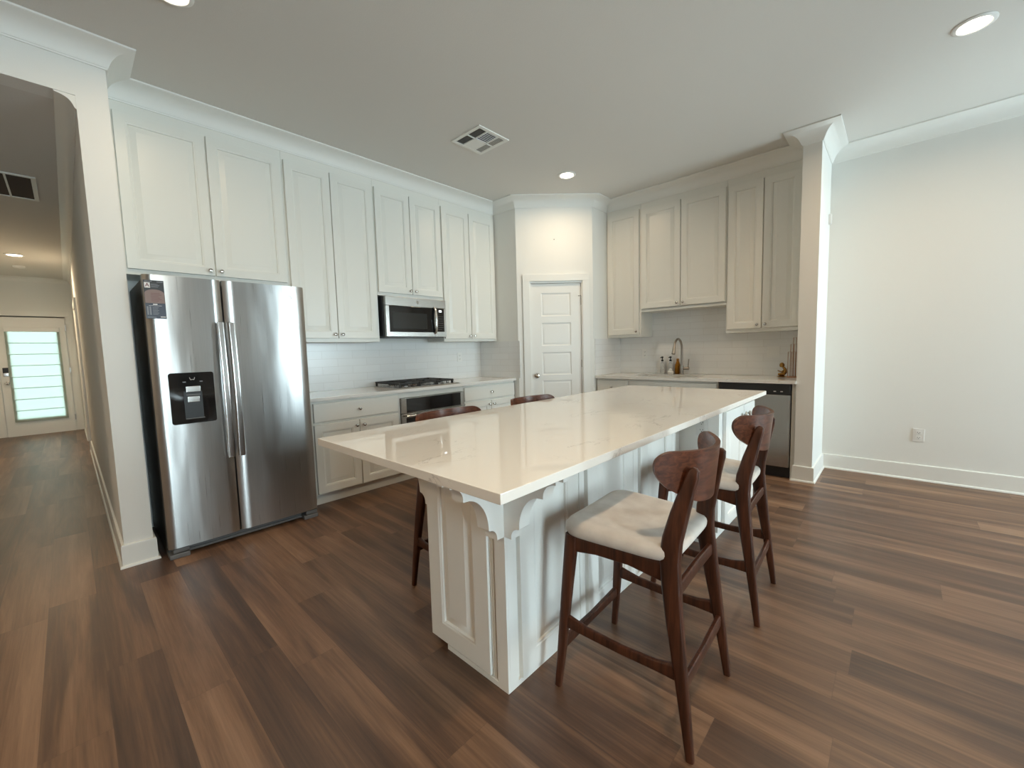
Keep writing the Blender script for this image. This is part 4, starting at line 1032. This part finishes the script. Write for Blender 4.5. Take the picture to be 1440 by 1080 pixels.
# ------------------------------------------------------------------ bar stools
G_ST = 'walnut bar stools around the island'
def make_stool():
    t = thing('bar_stool', '', 'bar stool', (0, 0, 0), G_ST)
    for s in (-1, 1):
        # front leg with a short bracket under the seat rail
        pts = [(-0.246, s * 0.226, 0.0005), (-0.232, s * 0.218, 0.15), (-0.214, s * 0.209, 0.36), (-0.196, s * 0.201, 0.555), (-0.193, s * 0.200, 0.592)]
        obj('front_leg', MB().sweep(pts, [(0.012, 0.012), (0.016, 0.014), (0.020, 0.016), (0.024, 0.017), (0.023, 0.016)], side=(1, 0, 0), n=16, power=3.5), t, WALNUT)
        pts = [(0.228, s * 0.216, 0.0005), (0.213, s * 0.211, 0.12), (0.194, s * 0.204, 0.26), (0.174, s * 0.196, 0.40), (0.160, s * 0.187, 0.51), (0.152, s * 0.180, 0.59), (0.156, s * 0.172, 0.66), (0.174, s * 0.163, 0.74), (0.192, s * 0.155, 0.81), (0.208, s * 0.151, 0.865), (0.213, s * 0.149, 0.885), (0.215, s * 0.148, 0.892)]
        obj('rear_leg', MB().sweep(pts, [(0.012, 0.012), (0.016, 0.014), (0.020, 0.016), (0.026, 0.018), (0.030, 0.018), (0.032, 0.018), (0.031, 0.017), (0.028, 0.016), (0.023, 0.015), (0.019, 0.014), (0.015, 0.011), (0.006, 0.005)], side=(1, 0, 0), n=16, power=3.5), t, WALNUT)
        m = MB().sweep([(-0.178, s * 0.200, 0.562), (-0.10, s * 0.196, 0.566), (0.02, s * 0.190, 0.566), (0.132, s * 0.184, 0.556)], [(0.030, 0.010), (0.024, 0.010), (0.024, 0.010), (0.034, 0.010)], side=(0, 0, 1), n=14, power=4)
        obj('side_rail', m, t, WALNUT)
        m = MB().sweep([(-0.216, s * 0.2125, 0.262), (-0.13, s * 0.211, 0.252), (0.0, s * 0.209, 0.247), (0.12, s * 0.207, 0.251), (0.190, s * 0.206, 0.258)], [(0.026, 0.009), (0.018, 0.009), (0.016, 0.009), (0.019, 0.009), (0.029, 0.009)], side=(0, 0, 1), n=14, power=4)
        obj('side_stretcher', m, t, WALNUT)
    obj('front_rail', MB().sweep([(-0.197, -0.186, 0.566), (-0.197, 0, 0.568), (-0.197, 0.186, 0.566)], [(0.026, 0.010), (0.022, 0.010), (0.026, 0.010)], side=(0, 0, 1), n=14, power=4), t, WALNUT)
    obj('rear_rail', MB().sweep([(0.172, -0.180, 0.500), (0.170, 0, 0.502), (0.172, 0.180, 0.500)], (0.022, 0.010), side=(0, 0, 1), n=14, power=4), t, WALNUT)
    obj('front_stretcher', MB().sweep([(-0.231, -0.205, 0.165), (-0.231, 0, 0.162), (-0.231, 0.205, 0.165)], [(0.022, 0.010), (0.017, 0.010), (0.022, 0.010)], side=(0, 0, 1), n=14, power=4), t, WALNUT)
    obj('rear_stretcher', MB().sweep([(0.200, -0.197, 0.218), (0.200, 0, 0.214), (0.200, 0.197, 0.218)], [(0.024, 0.010), (0.020, 0.010), (0.024, 0.010)], side=(0, 0, 1), n=14, power=4), t, WALNUT)
    # cushion with a shallow saddle
    v = []; f = []; nn = 56
    rings = [(0.92, 0.5905), (0.975, 0.592), (1.0, 0.600), (1.004, 0.609), (0.993, 0.619), (0.96, 0.627), (0.86, 0.632), (0.6, 0.630), (0.25, 0.627)]
    for sc, z in rings:
        for i in range(nn):
            a = 2 * math.pi * i / nn; c, s = math.cos(a), math.sin(a); ex = 2 / 6.5
            c = math.copysign(abs(c) ** ex, c); s = math.copysign(abs(s) ** ex, s)
            x = -0.032 + 0.203 * c * sc; y = (0.228 - 0.022 * (c + 1) / 2) * s * sc
            zz = z + (z - 0.5905) / 0.04 * (0.010 * (y / 0.22) ** 2 - 0.006 * ((x + 0.02) / 0.19) + 0.002)
            v.append((x, y, zz))
    for k in range(len(rings) - 1):
        for i in range(nn): f.append((k * nn + i, k * nn + (i + 1) % nn, (k + 1) * nn + (i + 1) % nn, (k + 1) * nn + i))
    f.append(tuple(range(nn))); f.append(tuple(range((len(rings) - 1) * nn, len(rings) * nn)))
    obj('seat', MB().raw(v, f), t, FABRIC, smooth=60)
    # bent plywood backrest
    us = [-1 + 2 * i / 48 for i in range(49)]
    us = [math.copysign(1 - (1 - abs(u)) ** 1.6, u) for u in us]
    NV = 10; W = 0.224; TH = 0.0075
    def lim(u):
        a = abs(u)
        e = 0.0 if a < 0.80 else 1 - math.sqrt(max(0, 1 - ((a - 0.80) / 0.20) ** 2))
        tp = 0.935 + 0.009 * a ** 2 - 0.042 * e
        w = max(0.0, (a - 0.36) / 0.64)
        bt = 0.760 + 0.008 * (a / 0.36) ** 2 if a < 0.36 else 0.768 + 0.086 * w ** 1.4
        bt = bt + 0.041 * e
        if bt > tp - 0.001: mid = (bt + tp) / 2; bt = mid - 0.0005; tp = mid + 0.0005
        return bt, tp
    def pt(u, vv, off):
        bt, tp = lim(u); z = bt + (tp - bt) * vv
        y = W * u; x = 0.226 - 0.112 * u * u + 0.10 * (z - 0.87)
        nx, ny = 1.0, 0.224 * u / W
        l = math.hypot(nx, ny)
        return (x + off * nx / l, y + off * ny / l, z)
    v = []; f = []; NU = len(us)
    for off in (-TH, TH):
        for u in us:
            for j in range(NV + 1): v.append(pt(u, j / NV, off))
    S_ = NU * (NV + 1)
    for i in range(NU - 1):
        for j in range(NV):
            a = i * (NV + 1) + j; b = a + NV + 1
            f.append((a, a + 1, b + 1, b)); f.append((S_ + a, S_ + b, S_ + b + 1, S_ + a + 1))
        a = i * (NV + 1); b = a + NV + 1
        f.append((a, b, S_ + b, S_ + a)); f.append((a + NV, S_ + a + NV, S_ + b + NV, b + NV))
    for i in (0, NU - 1):
        for j in range(NV): a = i * (NV + 1) + j; f.append((a, a + 1, S_ + a + 1, S_ + a))
    obj('backrest', MB().raw(v, f), t, VENEER, smooth=50)
    return t
def dup(root, loc, rz, label):
    r = root.copy(); COL.objects.link(r); r.location = loc; r.rotation_euler = (0, 0, rz); r['label'] = label
    for ch in list(root.children):
        c = ch.copy(); COL.objects.link(c); c.parent = r
    return r
stool = make_stool()
dup(stool, (3.422, 1.902, 0), R(2.6), 'walnut bar stool with cream seat beside the island end cabinet with knobs')
dup(stool, (2.420, 1.095, 0), math.pi, 'walnut bar stool behind the island, its leg showing below the left corbel')
dup(stool, (2.420, 1.805, 0), math.pi, 'walnut bar stool behind the island toward the pantry, only its backrest rim showing')
stool.location = (3.423, 1.088, 0); stool.rotation_euler = (0, 0, R(2.2))
stool['label'] = 'walnut bar stool with cream seat, wholly in view before the island side panels'
